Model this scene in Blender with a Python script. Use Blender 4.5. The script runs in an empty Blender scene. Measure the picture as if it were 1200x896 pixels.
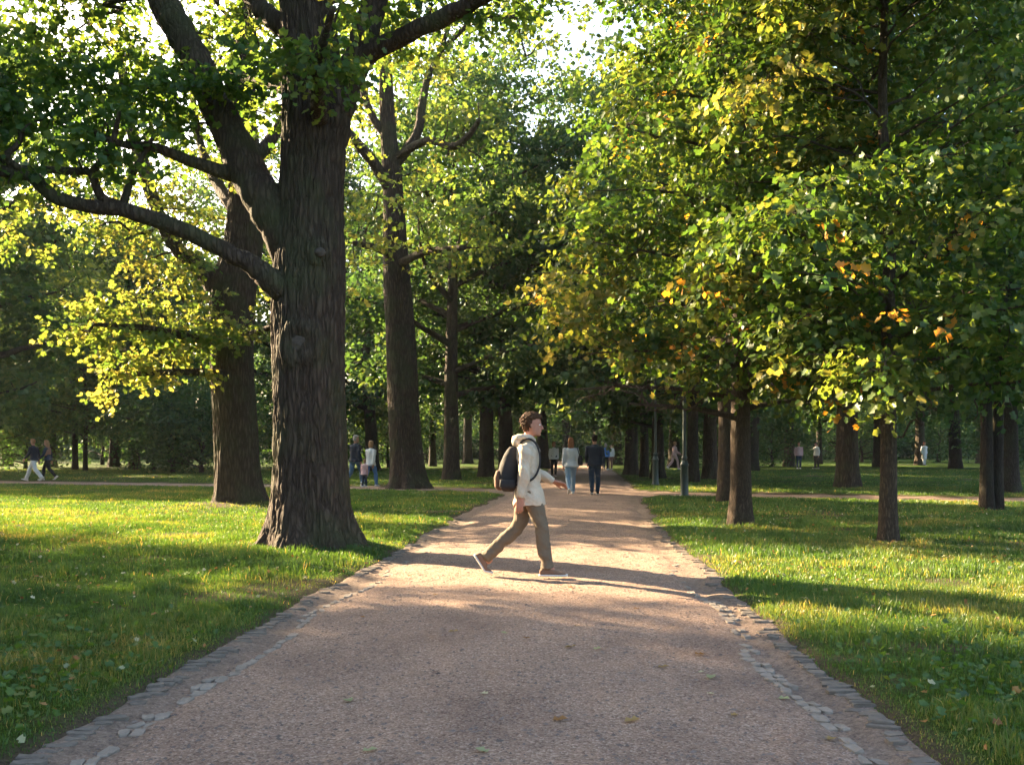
import bpy, math, random
import numpy as np
from mathutils import Vector, Matrix

R = math.radians
random.seed(7)
rng = np.random.default_rng(7)
scene = bpy.context.scene
COL = scene.collection

# ------------------------------------------------------------------ camera, world, sun, exposure
F_PX, HORIZ, CX, CAM_H = 1150.0, 524.0, 600.0, 1.4      # photo is 1200 x 896
cam_d = bpy.data.cameras.new("camera")
cam = bpy.data.objects.new("camera", cam_d)
COL.objects.link(cam)
cam.location = (0, 0, CAM_H)
cam.rotation_euler = (R(90), 0, 0)
cam_d.sensor_width = 36.0
cam_d.lens = 36.0 * F_PX / 1200.0
cam_d.shift_y = (HORIZ - 448.0) / 1200.0
cam_d.clip_end = 2000
cam_d.dof.use_dof = False
scene.camera = cam

SUN_EL = 21.0
SUN_DIR = Vector((-0.80, 0.60, 0)).normalized()         # horizontal direction towards the sun
world = bpy.data.worlds.new("World")
scene.world = world
world.use_nodes = True
wn = world.node_tree
wn.nodes.clear()
w_out = wn.nodes.new("ShaderNodeOutputWorld")
w_bg = wn.nodes.new("ShaderNodeBackground")
w_sky = wn.nodes.new("ShaderNodeTexSky")
w_sky.sky_type = 'NISHITA'
w_sky.sun_disc = False
w_sky.sun_elevation = R(SUN_EL)
w_sky.sun_rotation = math.atan2(SUN_DIR.x, SUN_DIR.y)
w_sky.air_density = 1.0
w_sky.dust_density = 4.0
w_sky.ozone_density = 1.0
w_bg.inputs[1].default_value = 0.072
wn.links.new(w_sky.outputs[0], w_bg.inputs[0])
wn.links.new(w_bg.outputs[0], w_out.inputs[0])

sun_d = bpy.data.lights.new("sun", 'SUN')
sun = bpy.data.objects.new("sun", sun_d)
COL.objects.link(sun)
sun_d.energy = 4.8
sun_d.angle = R(0.5)
sun_d.color = (1.0, 0.76, 0.47)
sd = Vector((SUN_DIR.x * math.cos(R(SUN_EL)), SUN_DIR.y * math.cos(R(SUN_EL)), math.sin(R(SUN_EL))))
sun.rotation_euler = sd.to_track_quat('Z', 'Y').to_euler()
sun.location = (-30, 25, 25)

scene.view_settings.view_transform = 'Standard'
scene.view_settings.look = 'None'
scene.view_settings.exposure = 3.45
scene.view_settings.gamma = 1.0
scene.cycles.max_bounces = 8
scene.cycles.diffuse_bounces = 4
scene.cycles.glossy_bounces = 2
scene.cycles.transmission_bounces = 6
scene.cycles.caustics_reflective = False
scene.cycles.caustics_refractive = False

# ------------------------------------------------------------------ helpers
def P(px, py, Y):
    """photo pixel + distance -> world point"""
    return np.array([(px - CX) / F_PX * Y, Y, CAM_H + (HORIZ - py) / F_PX * Y])

def ground_Y(py):
    return F_PX * CAM_H / (py - HORIZ)

def tag(o, label=None, cat=None, group=None, kind=None):
    if label: o['label'] = label
    if cat: o['category'] = cat
    if group: o['group'] = group
    if kind: o['kind'] = kind
    return o

def empty(name, loc=(0, 0, 0), rz=0.0):
    o = bpy.data.objects.new(name, None)
    COL.objects.link(o)
    o.location = loc
    o.rotation_euler = (0, 0, rz)
    o.empty_display_size = 0.3
    return o

def mesh_np(name, V, faces, smooth=False, attrs=None):
    """V (n,3); faces: list of (m,k) int arrays"""
    me = bpy.data.meshes.new(name)
    V = np.asarray(V, dtype=np.float32)
    me.vertices.add(len(V))
    me.vertices.foreach_set("co", V.ravel())
    faces = [np.asarray(f, dtype=np.int32) for f in faces if len(f)]
    tot = sum(f.size for f in faces)
    nf = sum(len(f) for f in faces)
    me.loops.add(tot)
    me.loops.foreach_set("vertex_index", np.concatenate([f.ravel() for f in faces]))
    me.polygons.add(nf)
    sizes = np.concatenate([np.full(len(f), f.shape[1], dtype=np.int32) for f in faces])
    starts = np.concatenate([[0], np.cumsum(sizes)[:-1]]).astype(np.int32)
    me.polygons.foreach_set("loop_start", starts)
    try:
        me.polygons.foreach_set("loop_total", sizes)
    except Exception:
        pass
    if attrs:
        for k, (dom, arr) in attrs.items():
            a = me.attributes.new(k, 'FLOAT', dom)
            a.data.foreach_set("value", np.asarray(arr, dtype=np.float32))
    me.update(calc_edges=True)
    me.validate()
    me.polygons.foreach_set("use_smooth", np.full(nf, bool(smooth)))
    return me

def obj(name, me, mat=None, parent=None):
    o = bpy.data.objects.new(name, me)
    COL.objects.link(o)
    if mat is not None and len(me.materials) == 0:
        me.materials.append(mat)
    if parent is not None:
        o.parent = parent
    return o

class MB:
    """collects raw pieces into one mesh"""
    def __init__(s):
        s.V, s.Q, s.T, s.n = [], [], [], 0
    def add(s, V, Q=None, T=None):
        V = np.asarray(V, dtype=float)
        if Q is not None and len(Q): s.Q.append(np.asarray(Q) + s.n)
        if T is not None and len(T): s.T.append(np.asarray(T) + s.n)
        s.V.append(V)
        s.n += len(V)
    def mesh(s, name, smooth=True, attrs=None):
        fs = []
        if s.Q: fs.append(np.concatenate(s.Q))
        if s.T: fs.append(np.concatenate(s.T))
        return mesh_np(name, np.concatenate(s.V), fs, smooth, attrs)
    def build(s, name, mat, parent=None, smooth=True):
        return obj(name, s.mesh(name, smooth), mat, parent)

def _h(ix, iy, iz, seed):
    n = (ix * 374761393 + iy * 668265263 + iz * 2147483647 + seed * 974634777) & 0xffffffff
    n = ((n ^ (n >> 13)) * 1274126177) & 0xffffffff
    return ((n ^ (n >> 16)) & 0xffff) / 65535.0

def vnoise(x, y, z=None, seed=0):
    x = np.asarray(x, float); y = np.asarray(y, float)
    z = np.zeros_like(x) if z is None else np.asarray(z, float)
    ix, iy, iz = np.floor(x).astype(np.int64), np.floor(y).astype(np.int64), np.floor(z).astype(np.int64)
    fx, fy, fz = x - ix, y - iy, z - iz
    fx, fy, fz = fx * fx * (3 - 2 * fx), fy * fy * (3 - 2 * fy), fz * fz * (3 - 2 * fz)
    r = 0
    for dx in (0, 1):
        for dy in (0, 1):
            for dz in (0, 1):
                w = (fx if dx else 1 - fx) * (fy if dy else 1 - fy) * (fz if dz else 1 - fz)
                r = r + w * _h(ix + dx, iy + dy, iz + dz, seed)
    return r

def fbm(x, y, z=None, seed=0, oct=3):
    a, t, s = 1.0, 0.0, 0.0
    z = None if z is None else np.asarray(z, float)
    for k in range(oct):
        t = t + a * vnoise(np.asarray(x) * 2**k, np.asarray(y) * 2**k, None if z is None else z * 2**k, seed + k)
        s += a
        a *= 0.5
    return t / s

def smooth01(a, b, x):
    t = np.clip((x - a) / (b - a), 0, 1)
    return t * t * (3 - 2 * t)

def norm(v):
    return v / np.maximum(np.linalg.norm(v, axis=-1, keepdims=True), 1e-9)

def frames(pts):
    pts = np.asarray(pts, float)
    T = np.gradient(pts, axis=0)
    T = norm(T)
    up = np.array([1.0, 0, 0]) if abs(T[0][0]) < 0.9 else np.array([0, 1.0, 0])
    N = np.zeros_like(pts); B = np.zeros_like(pts)
    n = up - T[0] * np.dot(up, T[0]); n /= np.linalg.norm(n)
    for i in range(len(pts)):
        n = n - T[i] * np.dot(n, T[i]); n /= max(np.linalg.norm(n), 1e-9)
        N[i] = n
        B[i] = np.cross(T[i], n)
    return T, N, B

def tube(pts, rad, nseg=8, cap=True):
    pts = np.asarray(pts, float)
    rad = np.broadcast_to(np.asarray(rad, float), (len(pts),))
    T, N, B = frames(pts)
    a = np.linspace(0, 2 * np.pi, nseg, endpoint=False)
    V = pts[:, None] + rad[:, None, None] * (np.cos(a)[None, :, None] * N[:, None] + np.sin(a)[None, :, None] * B[:, None])
    m = len(pts)
    i = np.arange(m - 1)[:, None] * nseg
    j = np.arange(nseg)[None]
    Q = np.stack([i + j, i + (j + 1) % nseg, i + nseg + (j + 1) % nseg, i + nseg + j], -1).reshape(-1, 4)
    V = V.reshape(-1, 3)
    Tt = np.zeros((0, 3), int)
    if cap:
        V = np.vstack([V, pts[0] - T[0] * rad[0] * 0.5, pts[-1] + T[-1] * rad[-1] * 0.5])
        c0, c1 = len(V) - 2, len(V) - 1
        j = np.arange(nseg)
        Tt = np.vstack([np.stack([(j + 1) % nseg, j, np.full(nseg, c0)], -1),
                        np.stack([(m - 1) * nseg + j, (m - 1) * nseg + (j + 1) % nseg, np.full(nseg, c1)], -1)])
    return V, Q, Tt

def spline(pts, n):
    """Catmull-Rom through rows of pts (any number of columns)"""
    p = np.asarray(pts, float)
    p = np.vstack([2 * p[0] - p[1], p, 2 * p[-1] - p[-2]])
    out = []
    segs = len(p) - 3
    for u in np.linspace(0, segs - 1e-6, n):
        k = int(u); t = u - k
        a, b, c, d = p[k], p[k + 1], p[k + 2], p[k + 3]
        out.append(0.5 * ((2 * b) + (-a + c) * t + (2 * a - 5 * b + 4 * c - d) * t * t + (-a + 3 * b - 3 * c + d) * t**3))
    return np.array(out)

def box(sx, sy, sz, c=(0, 0, 0)):
    V = np.array([[x, y, z] for x in (-1, 1) for y in (-1, 1) for z in (-1, 1)], float) * 0.5 * np.array([sx, sy, sz]) + np.array(c)
    Q = np.array([[0, 1, 3, 2], [4, 6, 7, 5], [0, 4, 5, 1], [2, 3, 7, 6], [0, 2, 6, 4], [1, 5, 7, 3]])
    return V, Q, None

def ellipsoid(c, r, nu=20, nv=12):
    u = np.linspace(0, 2 * np.pi, nu, endpoint=False)
    v = np.linspace(0.0, np.pi, nv + 2)[1:-1]
    V = np.array([[np.sin(b) * np.cos(a), np.sin(b) * np.sin(a), np.cos(b)] for b in v for a in u])
    V = np.vstack([V, [0, 0, 1], [0, 0, -1]]) * np.array(r) + np.array(c)
    j = np.arange(nu)
    Q = np.vstack([np.stack([k * nu + j, (k + 1) * nu + j, (k + 1) * nu + (j + 1) % nu, k * nu + (j + 1) % nu], -1) for k in range(nv - 1)])
    T = np.vstack([np.stack([j, (j + 1) % nu, np.full(nu, nu * nv)], -1),
                   np.stack([(nv - 1) * nu + (j + 1) % nu, (nv - 1) * nu + j, np.full(nu, nu * nv + 1)], -1)])
    return V, Q, T

# ------------------------------------------------------------------ materials
def new_mat(name):
    m = bpy.data.materials.new(name)
    m.use_nodes = True
    nt = m.node_tree
    nt.nodes.clear()
    return m, nt

def N_(nt, t, **kw):
    n = nt.nodes.new(t)
    for k, v in kw.items():
        setattr(n, k, v)
    return n

def ramp(nt, stops, src=None):
    r = nt.nodes.new("ShaderNodeValToRGB")
    e = r.color_ramp.elements
    while len(e) > 1: e.remove(e[0])
    e[0].position = stops[0][0]; e[0].color = (*stops[0][1], 1)
    for p, c in stops[1:]:
        k = e.new(p); k.color = (*c, 1)
    if src is not None: nt.links.new(src, r.inputs[0])
    return r

def noise_node(nt, scale, detail=4, rough=0.55, vec=None, dist=0.0):
    n = nt.nodes.new("ShaderNodeTexNoise")
    n.inputs["Scale"].default_value = scale
    n.inputs["Detail"].default_value = detail
    n.inputs["Roughness"].default_value = rough
    n.inputs["Distortion"].default_value = dist
    if vec is not None: nt.links.new(vec, n.inputs["Vector"])
    return n

def plain(name, col, rough=0.7, nscale=60, bump=0.15, var=0.25, metal=0.0, spec=0.3, bdist=0.004):
    m, nt = new_mat(name)
    o = N_(nt, "ShaderNodeOutputMaterial"); b = N_(nt, "ShaderNodeBsdfPrincipled")
    tc = N_(nt, "ShaderNodeTexCoord")
    n = noise_node(nt, nscale, 4, 0.6, tc.outputs["Object"])
    n2 = noise_node(nt, nscale * 0.12, 3, 0.6, tc.outputs["Object"])
    mx = N_(nt, "ShaderNodeMix", data_type='FLOAT')
    mx.inputs[0].default_value = 0.5
    nt.links.new(n.outputs[0], mx.inputs[2]); nt.links.new(n2.outputs[0], mx.inputs[3])
    c = np.array(col)
    r = ramp(nt, [(0.3, tuple(c * (1 - var))), (0.7, tuple(np.minimum(c * (1 + var), 1)))], mx.outputs[0])
    nt.links.new(r.outputs[0], b.inputs["Base Color"])
    b.inputs["Roughness"].default_value = rough
    b.inputs["Metallic"].default_value = metal
    b.inputs["Specular IOR Level"].default_value = spec
    bp = N_(nt, "ShaderNodeBump")
    bp.inputs["Strength"].default_value = bump
    bp.inputs["Distance"].default_value = bdist
    nt.links.new(n.outputs[0], bp.inputs["Height"])
    nt.links.new(bp.outputs[0], b.inputs["Normal"])
    nt.links.new(b.outputs[0], o.inputs[0])
    return m

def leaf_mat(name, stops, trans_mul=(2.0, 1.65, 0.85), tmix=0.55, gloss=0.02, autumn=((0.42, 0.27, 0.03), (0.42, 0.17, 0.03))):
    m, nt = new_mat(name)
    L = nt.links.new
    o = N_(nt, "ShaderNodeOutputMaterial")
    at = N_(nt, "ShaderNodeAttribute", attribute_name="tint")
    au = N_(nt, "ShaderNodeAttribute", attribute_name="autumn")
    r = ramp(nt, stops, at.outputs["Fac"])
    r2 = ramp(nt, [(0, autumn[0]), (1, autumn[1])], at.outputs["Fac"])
    mx = N_(nt, "ShaderNodeMix", data_type='RGBA')
    L(au.outputs["Fac"], mx.inputs[0]); L(r.outputs[0], mx.inputs[6]); L(r2.outputs[0], mx.inputs[7])
    ml = N_(nt, "ShaderNodeMix", data_type='RGBA', blend_type='MULTIPLY')
    ml.clamp_result = False
    ml.inputs[0].default_value = 1.0
    ml.inputs[7].default_value = (*trans_mul, 1)
    L(mx.outputs[2], ml.inputs[6])
    d = N_(nt, "ShaderNodeBsdfDiffuse"); t = N_(nt, "ShaderNodeBsdfTranslucent")
    L(mx.outputs[2], d.inputs[0]); L(ml.outputs[2], t.inputs[0])
    m1 = N_(nt, "ShaderNodeMixShader"); m1.inputs[0].default_value = tmix
    L(d.outputs[0], m1.inputs[1]); L(t.outputs[0], m1.inputs[2])
    g = N_(nt, "ShaderNodeBsdfGlossy"); g.inputs["Roughness"].default_value = 0.42
    g.inputs[0].default_value = (0.9, 0.95, 0.9, 1)
    m2 = N_(nt, "ShaderNodeMixShader"); m2.inputs[0].default_value = gloss
    L(m1.outputs[0], m2.inputs[1]); L(g.outputs[0], m2.inputs[2])
    L(m2.outputs[0], o.inputs[0])
    return m

def bark_mat(name, dark, light, sc=1.0, moss=0.0):
    m, nt = new_mat(name)
    L = nt.links.new
    o = N_(nt, "ShaderNodeOutputMaterial"); b = N_(nt, "ShaderNodeBsdfPrincipled")
    tc = N_(nt, "ShaderNodeTexCoord")
    mp = N_(nt, "ShaderNodeMapping"); mp.inputs["Scale"].default_value = (1, 1, 0.17)
    L(tc.outputs["Object"], mp.inputs[0])
    n1 = noise_node(nt, 16 * sc, 5, 0.6, mp.outputs[0], 0.6)
    n2 = noise_node(nt, 60 * sc, 4, 0.65, mp.outputs[0])
    n3 = noise_node(nt, 1.3, 3, 0.6, tc.outputs["Object"])
    v = N_(nt, "ShaderNodeTexVoronoi", feature='DISTANCE_TO_EDGE'); v.inputs["Scale"].default_value = 13 * sc
    dw = N_(nt, "ShaderNodeVectorMath", operation='MULTIPLY_ADD')
    dw.inputs[1].default_value = (0.06, 0.06, 0.06)
    L(n1.outputs["Color"], dw.inputs[0]); L(mp.outputs[0], dw.inputs[2])
    L(dw.outputs[0], v.inputs["Vector"])
    rv = ramp(nt, [(0.0, (0, 0, 0)), (0.28, (1, 1, 1))], v.outputs["Distance"])
    ad = N_(nt, "ShaderNodeMath", operation='MULTIPLY_ADD'); ad.inputs[1].default_value = 0.38
    L(n2.outputs[0], ad.inputs[0]); L(rv.outputs[0], ad.inputs[2])
    col = ramp(nt, [(0.12, tuple(np.array(dark) * 0.6)), (0.6, dark), (0.98, light)], None)
    hs = N_(nt, "ShaderNodeMath", operation='MULTIPLY'); hs.inputs[1].default_value = 0.62
    L(ad.outputs[0], hs.inputs[0]); L(hs.outputs[0], col.inputs[0])
    rm = ramp(nt, [(0.45, (0, 0, 0)), (0.7, (1, 1, 1))], n3.outputs[0])
    mm = N_(nt, "ShaderNodeMath", operation='MULTIPLY'); mm.inputs[1].default_value = moss
    L(rm.outputs[0], mm.inputs[0])
    mx = N_(nt, "ShaderNodeMix", data_type='RGBA'); mx.inputs[7].default_value = (0.05, 0.065, 0.025, 1)
    L(mm.outputs[0], mx.inputs[0]); L(col.outputs[0], mx.inputs[6])
    L(mx.outputs[2], b.inputs["Base Color"])
    b.inputs["Roughness"].default_value = 0.9
    b.inputs["Specular IOR Level"].default_value = 0.2
    bp = N_(nt, "ShaderNodeBump"); bp.inputs["Strength"].default_value = 0.8; bp.inputs["Distance"].default_value = 0.03
    L(ad.outputs[0], bp.inputs["Height"]); L(bp.outputs[0], b.inputs["Normal"])
    L(b.outputs[0], o.inputs[0])
    return m

M_OAKBARK = bark_mat("oak_bark", (0.060, 0.042, 0.030), (0.088, 0.064, 0.046), 1.2, 0.55)
M_BARK2 = bark_mat("lime_bark", (0.036, 0.027, 0.020), (0.065, 0.048, 0.035), 1.8, 0.45)
M_MAPLEBARK = bark_mat("maple_bark", (0.085, 0.06, 0.042), (0.14, 0.10, 0.07), 2.8, 0.2)
M_KNOT = plain("healed_knot", (0.062, 0.05, 0.04), 0.9, 30, 0.6, 0.4, bdist=0.02)
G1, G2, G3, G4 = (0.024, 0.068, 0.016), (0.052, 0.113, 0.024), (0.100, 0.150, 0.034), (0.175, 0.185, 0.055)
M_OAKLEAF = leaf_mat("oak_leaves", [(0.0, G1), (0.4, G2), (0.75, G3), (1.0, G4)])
M_MAPLELEAF = leaf_mat("maple_leaves", [(0.0, (0.019, 0.056, 0.011)), (0.4, (0.044, 0.096, 0.018)), (0.75, (0.10, 0.138, 0.026)), (1.0, (0.20, 0.185, 0.055))])
M_FARLEAF = leaf_mat("far_leaves", [(0.0, (0.022, 0.062, 0.024)), (0.5, (0.044, 0.098, 0.030)), (1.0, (0.105, 0.140, 0.038))], tmix=0.42)
M_GRASS = leaf_mat("grass_blades", [(0.0, (0.024, 0.068, 0.012)), (0.5, (0.048, 0.118, 0.018)), (0.85, (0.14, 0.165, 0.04)), (1.0, (0.32, 0.28, 0.10))],
                   trans_mul=(2.1, 1.5, 0.8), tmix=0.5, gloss=0.03)
M_LITTER = leaf_mat("fallen_leaves", [(0.0, (0.20, 0.09, 0.03)), (0.4, (0.28, 0.17, 0.06)), (0.7, (0.22, 0.24, 0.12)), (1.0, (0.42, 0.40, 0.25))], tmix=0.2,
                    trans_mul=(1.2, 1.1, 0.8))

def ground_mat():
    m, nt = new_mat("lawn_soil")
    L = nt.links.new
    o = N_(nt, "ShaderNodeOutputMaterial"); b = N_(nt, "ShaderNodeBsdfPrincipled")
    tc = N_(nt, "ShaderNodeTexCoord")
    n1 = noise_node(nt, 45, 5, 0.7, tc.outputs["Object"])
    n2 = noise_node(nt, 0.6, 4, 0.6, tc.outputs["Object"])
    r1 = ramp(nt, [(0.3, (0.020, 0.036, 0.008)), (0.55, (0.05, 0.085, 0.014)), (0.75, (0.10, 0.13, 0.03))], n1.outputs[0])
    r2 = ramp(nt, [(0.35, (0.75, 0.9, 0.7)), (0.7, (1.25, 1.1, 1.0))], n2.outputs[0])
    mx = N_(nt, "ShaderNodeMix", data_type='RGBA', blend_type='MULTIPLY'); mx.inputs[0].default_value = 1
    L(r1.outputs[0], mx.inputs[6]); L(r2.outputs[0], mx.inputs[7])
    at = N_(nt, "ShaderNodeAttribute", attribute_name="soil")
    r3 = ramp(nt, [(0.3, (0.055, 0.040, 0.028)), (0.7, (0.13, 0.095, 0.066))], n1.outputs[0])
    m2 = N_(nt, "ShaderNodeMix", data_type='RGBA')
    L(at.outputs["Fac"], m2.inputs[0]); L(mx.outputs[2], m2.inputs[6]); L(r3.outputs[0], m2.inputs[7])
    L(m2.outputs[2], b.inputs["Base Color"])
    b.inputs["Roughness"].default_value = 1.0
    b.inputs["Specular IOR Level"].default_value = 0.05
    bp = N_(nt, "ShaderNodeBump"); bp.inputs["Strength"].default_value = 0.9; bp.inputs["Distance"].default_value = 0.05
    L(n1.outputs[0], bp.inputs["Height"]); L(bp.outputs[0], b.inputs["Normal"])
    L(b.outputs[0], o.inputs[0])
    return m

def path_mat():
    m, nt = new_mat("path_gravel")
    L = nt.links.new
    o = N_(nt, "ShaderNodeOutputMaterial"); b = N_(nt, "ShaderNodeBsdfPrincipled")
    tc = N_(nt, "ShaderNodeTexCoord")
    n1 = noise_node(nt, 140, 3, 0.7, tc.outputs["Object"])
    n2 = noise_node(nt, 26, 5, 0.7, tc.outputs["Object"])
    n3 = noise_node(nt, 1.1, 4, 0.6, tc.outputs["Object"], 0.5)
    v = N_(nt, "ShaderNodeTexVoronoi"); v.inputs["Scale"].default_value = 95
    L(tc.outputs["Object"], v.inputs["Vector"])
    sep = N_(nt, "ShaderNodeSeparateColor"); L(v.outputs["Color"], sep.inputs[0])
    r1 = ramp(nt, [(0.0, (0.150, 0.100, 0.073)), (0.35, (0.250, 0.170, 0.126)), (0.75, (0.297, 0.208, 0.156)), (1.0, (0.39, 0.30, 0.235))], sep.outputs[0])
    r2 = ramp(nt, [(0.30, (0.62, 0.60, 0.58)), (0.46, (0.95, 0.95, 0.95)), (0.7, (1.12, 1.08, 1.06))], n2.outputs[0])
    r3 = ramp(nt, [(0.3, (0.76, 0.74, 0.74)), (0.5, (0.98, 0.97, 0.96)), (0.7, (1.14, 1.12, 1.08))], n3.outputs[0])
    ma = N_(nt, "ShaderNodeMix", data_type='RGBA', blend_type='MULTIPLY'); ma.inputs[0].default_value = 1
    mb = N_(nt, "ShaderNodeMix", data_type='RGBA', blend_type='MULTIPLY'); mb.inputs[0].default_value = 1
    L(r1.outputs[0], ma.inputs[6]); L(r2.outputs[0], ma.inputs[7]); L(ma.outputs[2], mb.inputs[6]); L(r3.outputs[0], mb.inputs[7])
    at = N_(nt, "ShaderNodeAttribute", attribute_name="soil")
    dirt = ramp(nt, [(0.3, (0.06, 0.048, 0.036)), (0.55, (0.16, 0.125, 0.098)), (0.75, (0.26, 0.20, 0.16))], n2.outputs[0])
    mc = N_(nt, "ShaderNodeMix", data_type='RGBA')
    L(at.outputs["Fac"], mc.inputs[0]); L(mb.outputs[2], mc.inputs[6]); L(dirt.outputs[0], mc.inputs[7])
    L(mc.outputs[2], b.inputs["Base Color"])
    b.inputs["Roughness"].default_value = 0.95
    b.inputs["Specular IOR Level"].default_value = 0.15
    ad = N_(nt, "ShaderNodeMath", operation='MULTIPLY_ADD'); ad.inputs[1].default_value = 2.5
    L(n2.outputs[0], ad.inputs[0]); L(n1.outputs[0], ad.inputs[2])
    ad2 = N_(nt, "ShaderNodeMath", operation='MULTIPLY_ADD'); ad2.inputs[1].default_value = -0.8
    L(v.outputs["Distance"], ad2.inputs[0]); L(ad.outputs[0], ad2.inputs[2])
    bp = N_(nt, "ShaderNodeBump"); bp.inputs["Strength"].default_value = 0.7; bp.inputs["Distance"].default_value = 0.012
    L(ad2.outputs[0], bp.inputs["Height"]); L(bp.outputs[0], b.inputs["Normal"])
    L(b.outputs[0], o.inputs[0])
    return m

M_GROUND = ground_mat()
M_PATH = path_mat()
M_STONE = plain("kerb_stone", (0.125, 0.105, 0.085), 0.95, 25, 0.5, 0.35, bdist=0.01)
M_STONE2 = plain("pale_kerb_stone", (0.21, 0.175, 0.14), 0.95, 25, 0.5, 0.3, bdist=0.01)
M_PEBBLE = plain("grit", (0.15, 0.115, 0.095), 0.9, 8, 0.2, 0.6)
M_IRON = plain("painted_iron", (0.018, 0.035, 0.032), 0.45, 40, 0.2, 0.3, metal=0.0, spec=0.5)
M_GLASS = plain("frosted_lantern_glass", (0.55, 0.53, 0.46), 0.25, 20, 0.05, 0.05, spec=0.5)

# ------------------------------------------------------------------ ground, paths
PC = np.array([[0, -0.15], [4.4, -0.15], [7.5, 0.0], [10, 0.2], [13, 0.38], [16, 0.55], [20, 0.92], [24.4, 1.27], [31, 2.0], [38, 2.55],
               [45, 3.1], [60, 4.2], [80, 5.0], [120, 4.0], [300, 0]])
PW = np.array([[0, 2.03], [4.4, 2.02], [7.5, 2.0], [10, 1.96], [14, 1.93], [20, 1.95], [24.4, 1.95], [40, 1.95], [60, 1.9], [300, 1.9]])
XP = np.array([[-200, 62], [-60, 50], [-30, 42.5], [-21, 40], [-10, 36.0], [0, 31.6], [6, 29.0], [13, 26.3], [30, 21], [80, 10], [200, -20]], float)

def path_d(x, y):
    """signed distance (roughly) to the path area, negative inside"""
    x = np.asarray(x, float); y = np.asarray(y, float)
    wob = (fbm(x * 1.3, y * 1.3, seed=5) - 0.5) * 0.30
    d1 = np.abs(x - np.interp(y, PC[:, 0], PC[:, 1])) - np.interp(y, PW[:, 0], PW[:, 1])
    d2 = (np.abs(y - np.interp(x, XP[:, 0], XP[:, 1])) * 0.92) - 1.40
    k = 1.6
    h = np.clip(0.5 + 0.5 * (d2 - d1) / k, 0, 1)
    return d2 * (1 - h) + d1 * h - k * h * (1 - h) + wob * smooth01(4, 16, y) + wob * 0.35

MOUNDS = [(-2.72, 13.6, 1.7, 0.05), (-6.5, 23.7, 2.0, 0.10), (-3.5, 33.5, 1.8, 0.06), (4.03, 17.3, 1.0, 0.02), (5.5, 14.4, 0.9, 0.02)]

def gh(x, y):
    x = np.asarray(x, float); y = np.asarray(y, float)
    d = path_d(x, y)
    z = -0.06 + 0.085 * smooth01(-0.12, 0.14, d)
    z = z + (fbm(x * 0.35, y * 0.35, seed=11) - 0.5) * 0.07 * smooth01(0.1, 2.5, d)
    z = z + (fbm(x * 2.2, y * 2.2, seed=12) - 0.5) * 0.035 * smooth01(0.0, 0.5, d)
    for mx, my, r, h in MOUNDS:
        z = z + h * np.exp(-((x - mx)**2 + (y - my)**2) / (r * r * 0.6)) * smooth01(-0.1, 0.6, d)
    return z

def graded(lo, hi, flo, fhi, fine, growth=1.22):
    a = list(np.arange(flo, fhi + 1e-6, fine))
    s, v = fine, flo
    left = []
    while v > lo:
        s *= growth; v -= s; left.append(max(v, lo))
    s, v = fine, a[-1]
    right = []
    while v < hi:
        s *= growth; v += s; right.append(min(v, hi))
    return np.array(left[::-1] + a + right)

def sheet(xs, ys, zf):
    X, Y = np.meshgrid(xs, ys)
    x, y = X.ravel(), Y.ravel()
    z = zf(x, y)
    nx, ny = len(xs), len(ys)
    i = np.arange(ny - 1)[:, None] * nx + np.arange(nx - 1)[None]
    Q = np.stack([i, i + 1, i + nx + 1, i + nx], -1).reshape(-1, 4)
    return np.stack([x, y, z], -1), Q

V, Q = sheet(graded(-420, 420, -8, 8, 0.07, 1.06), graded(-150, 700, 3.5, 22, 0.07, 1.05), gh)
d = path_d(V[:, 0], V[:, 1])
soil = 1 - smooth01(0.02, 0.22, d)
bare = fbm(V[:, 0] * 0.9, V[:, 1] * 0.9, seed=31, oct=3)
for mx, my, r, h in MOUNDS:
    soil = np.maximum(soil, 0.8 * np.exp(-((V[:, 0] - mx)**2 + (V[:, 1] - my)**2) / (r * r * 0.30)))
soil = np.maximum(soil, smooth01(0.66, 0.80, bare) * 0.8)
me = mesh_np("ground", V, [Q], True, {"soil": ('POINT', soil)})
g = obj("ground", me, M_GROUND); tag(g, kind='structure')

def path_z(x, y):
    d = path_d(x, y)
    z = 0.0 - 0.16 * smooth01(0.0, 0.3, d) - 0.025 * np.exp(-((d + 0.24) / 0.13)**2)
    z = z + 0.03 * smooth01(0, 2.0, -d)
    z = z + (fbm(x * 2.5, y * 2.5, seed=21) - 0.5) * 0.018 + (fbm(x * 0.5, y * 0.5, seed=22) - 0.5) * 0.03
    z = z + (fbm(x * 5.5, y * 6.5, seed=24, oct=2) - 0.5) * 0.018
    z = z + (fbm(x * 13, y * 13, seed=23, oct=2) - 0.5) * 0.010
    return z

XS = graded(-24, 24, -2.6, 3.4, 0.03, 1.03)
YS = graded(2.5, 95, 3.6, 16, 0.04, 1.04)
V, Q = sheet(XS, YS, path_z)
d = path_d(V[:, 0], V[:, 1])
keep = (d < 0.35)
Qk = Q[keep[Q].all(1)]
used = np.unique(Qk); remap = -np.ones(len(V), int); remap[used] = np.arange(len(used))
V, Q, d = V[used], remap[Qk], d[used]
nn = fbm(V[:, 0] * 4, V[:, 1] * 4, seed=9)
soil = smooth01(-0.42, -0.18, d + (nn - 0.5) * 0.35) * 0.62
me = mesh_np("gravel_path", V, [Q], True, {"soil": ('POINT', soil)})
o = obj("path", me, M_PATH); tag(o, kind='structure')

# far right/left continuation of the narrow side path is inside the sheet range

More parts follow.
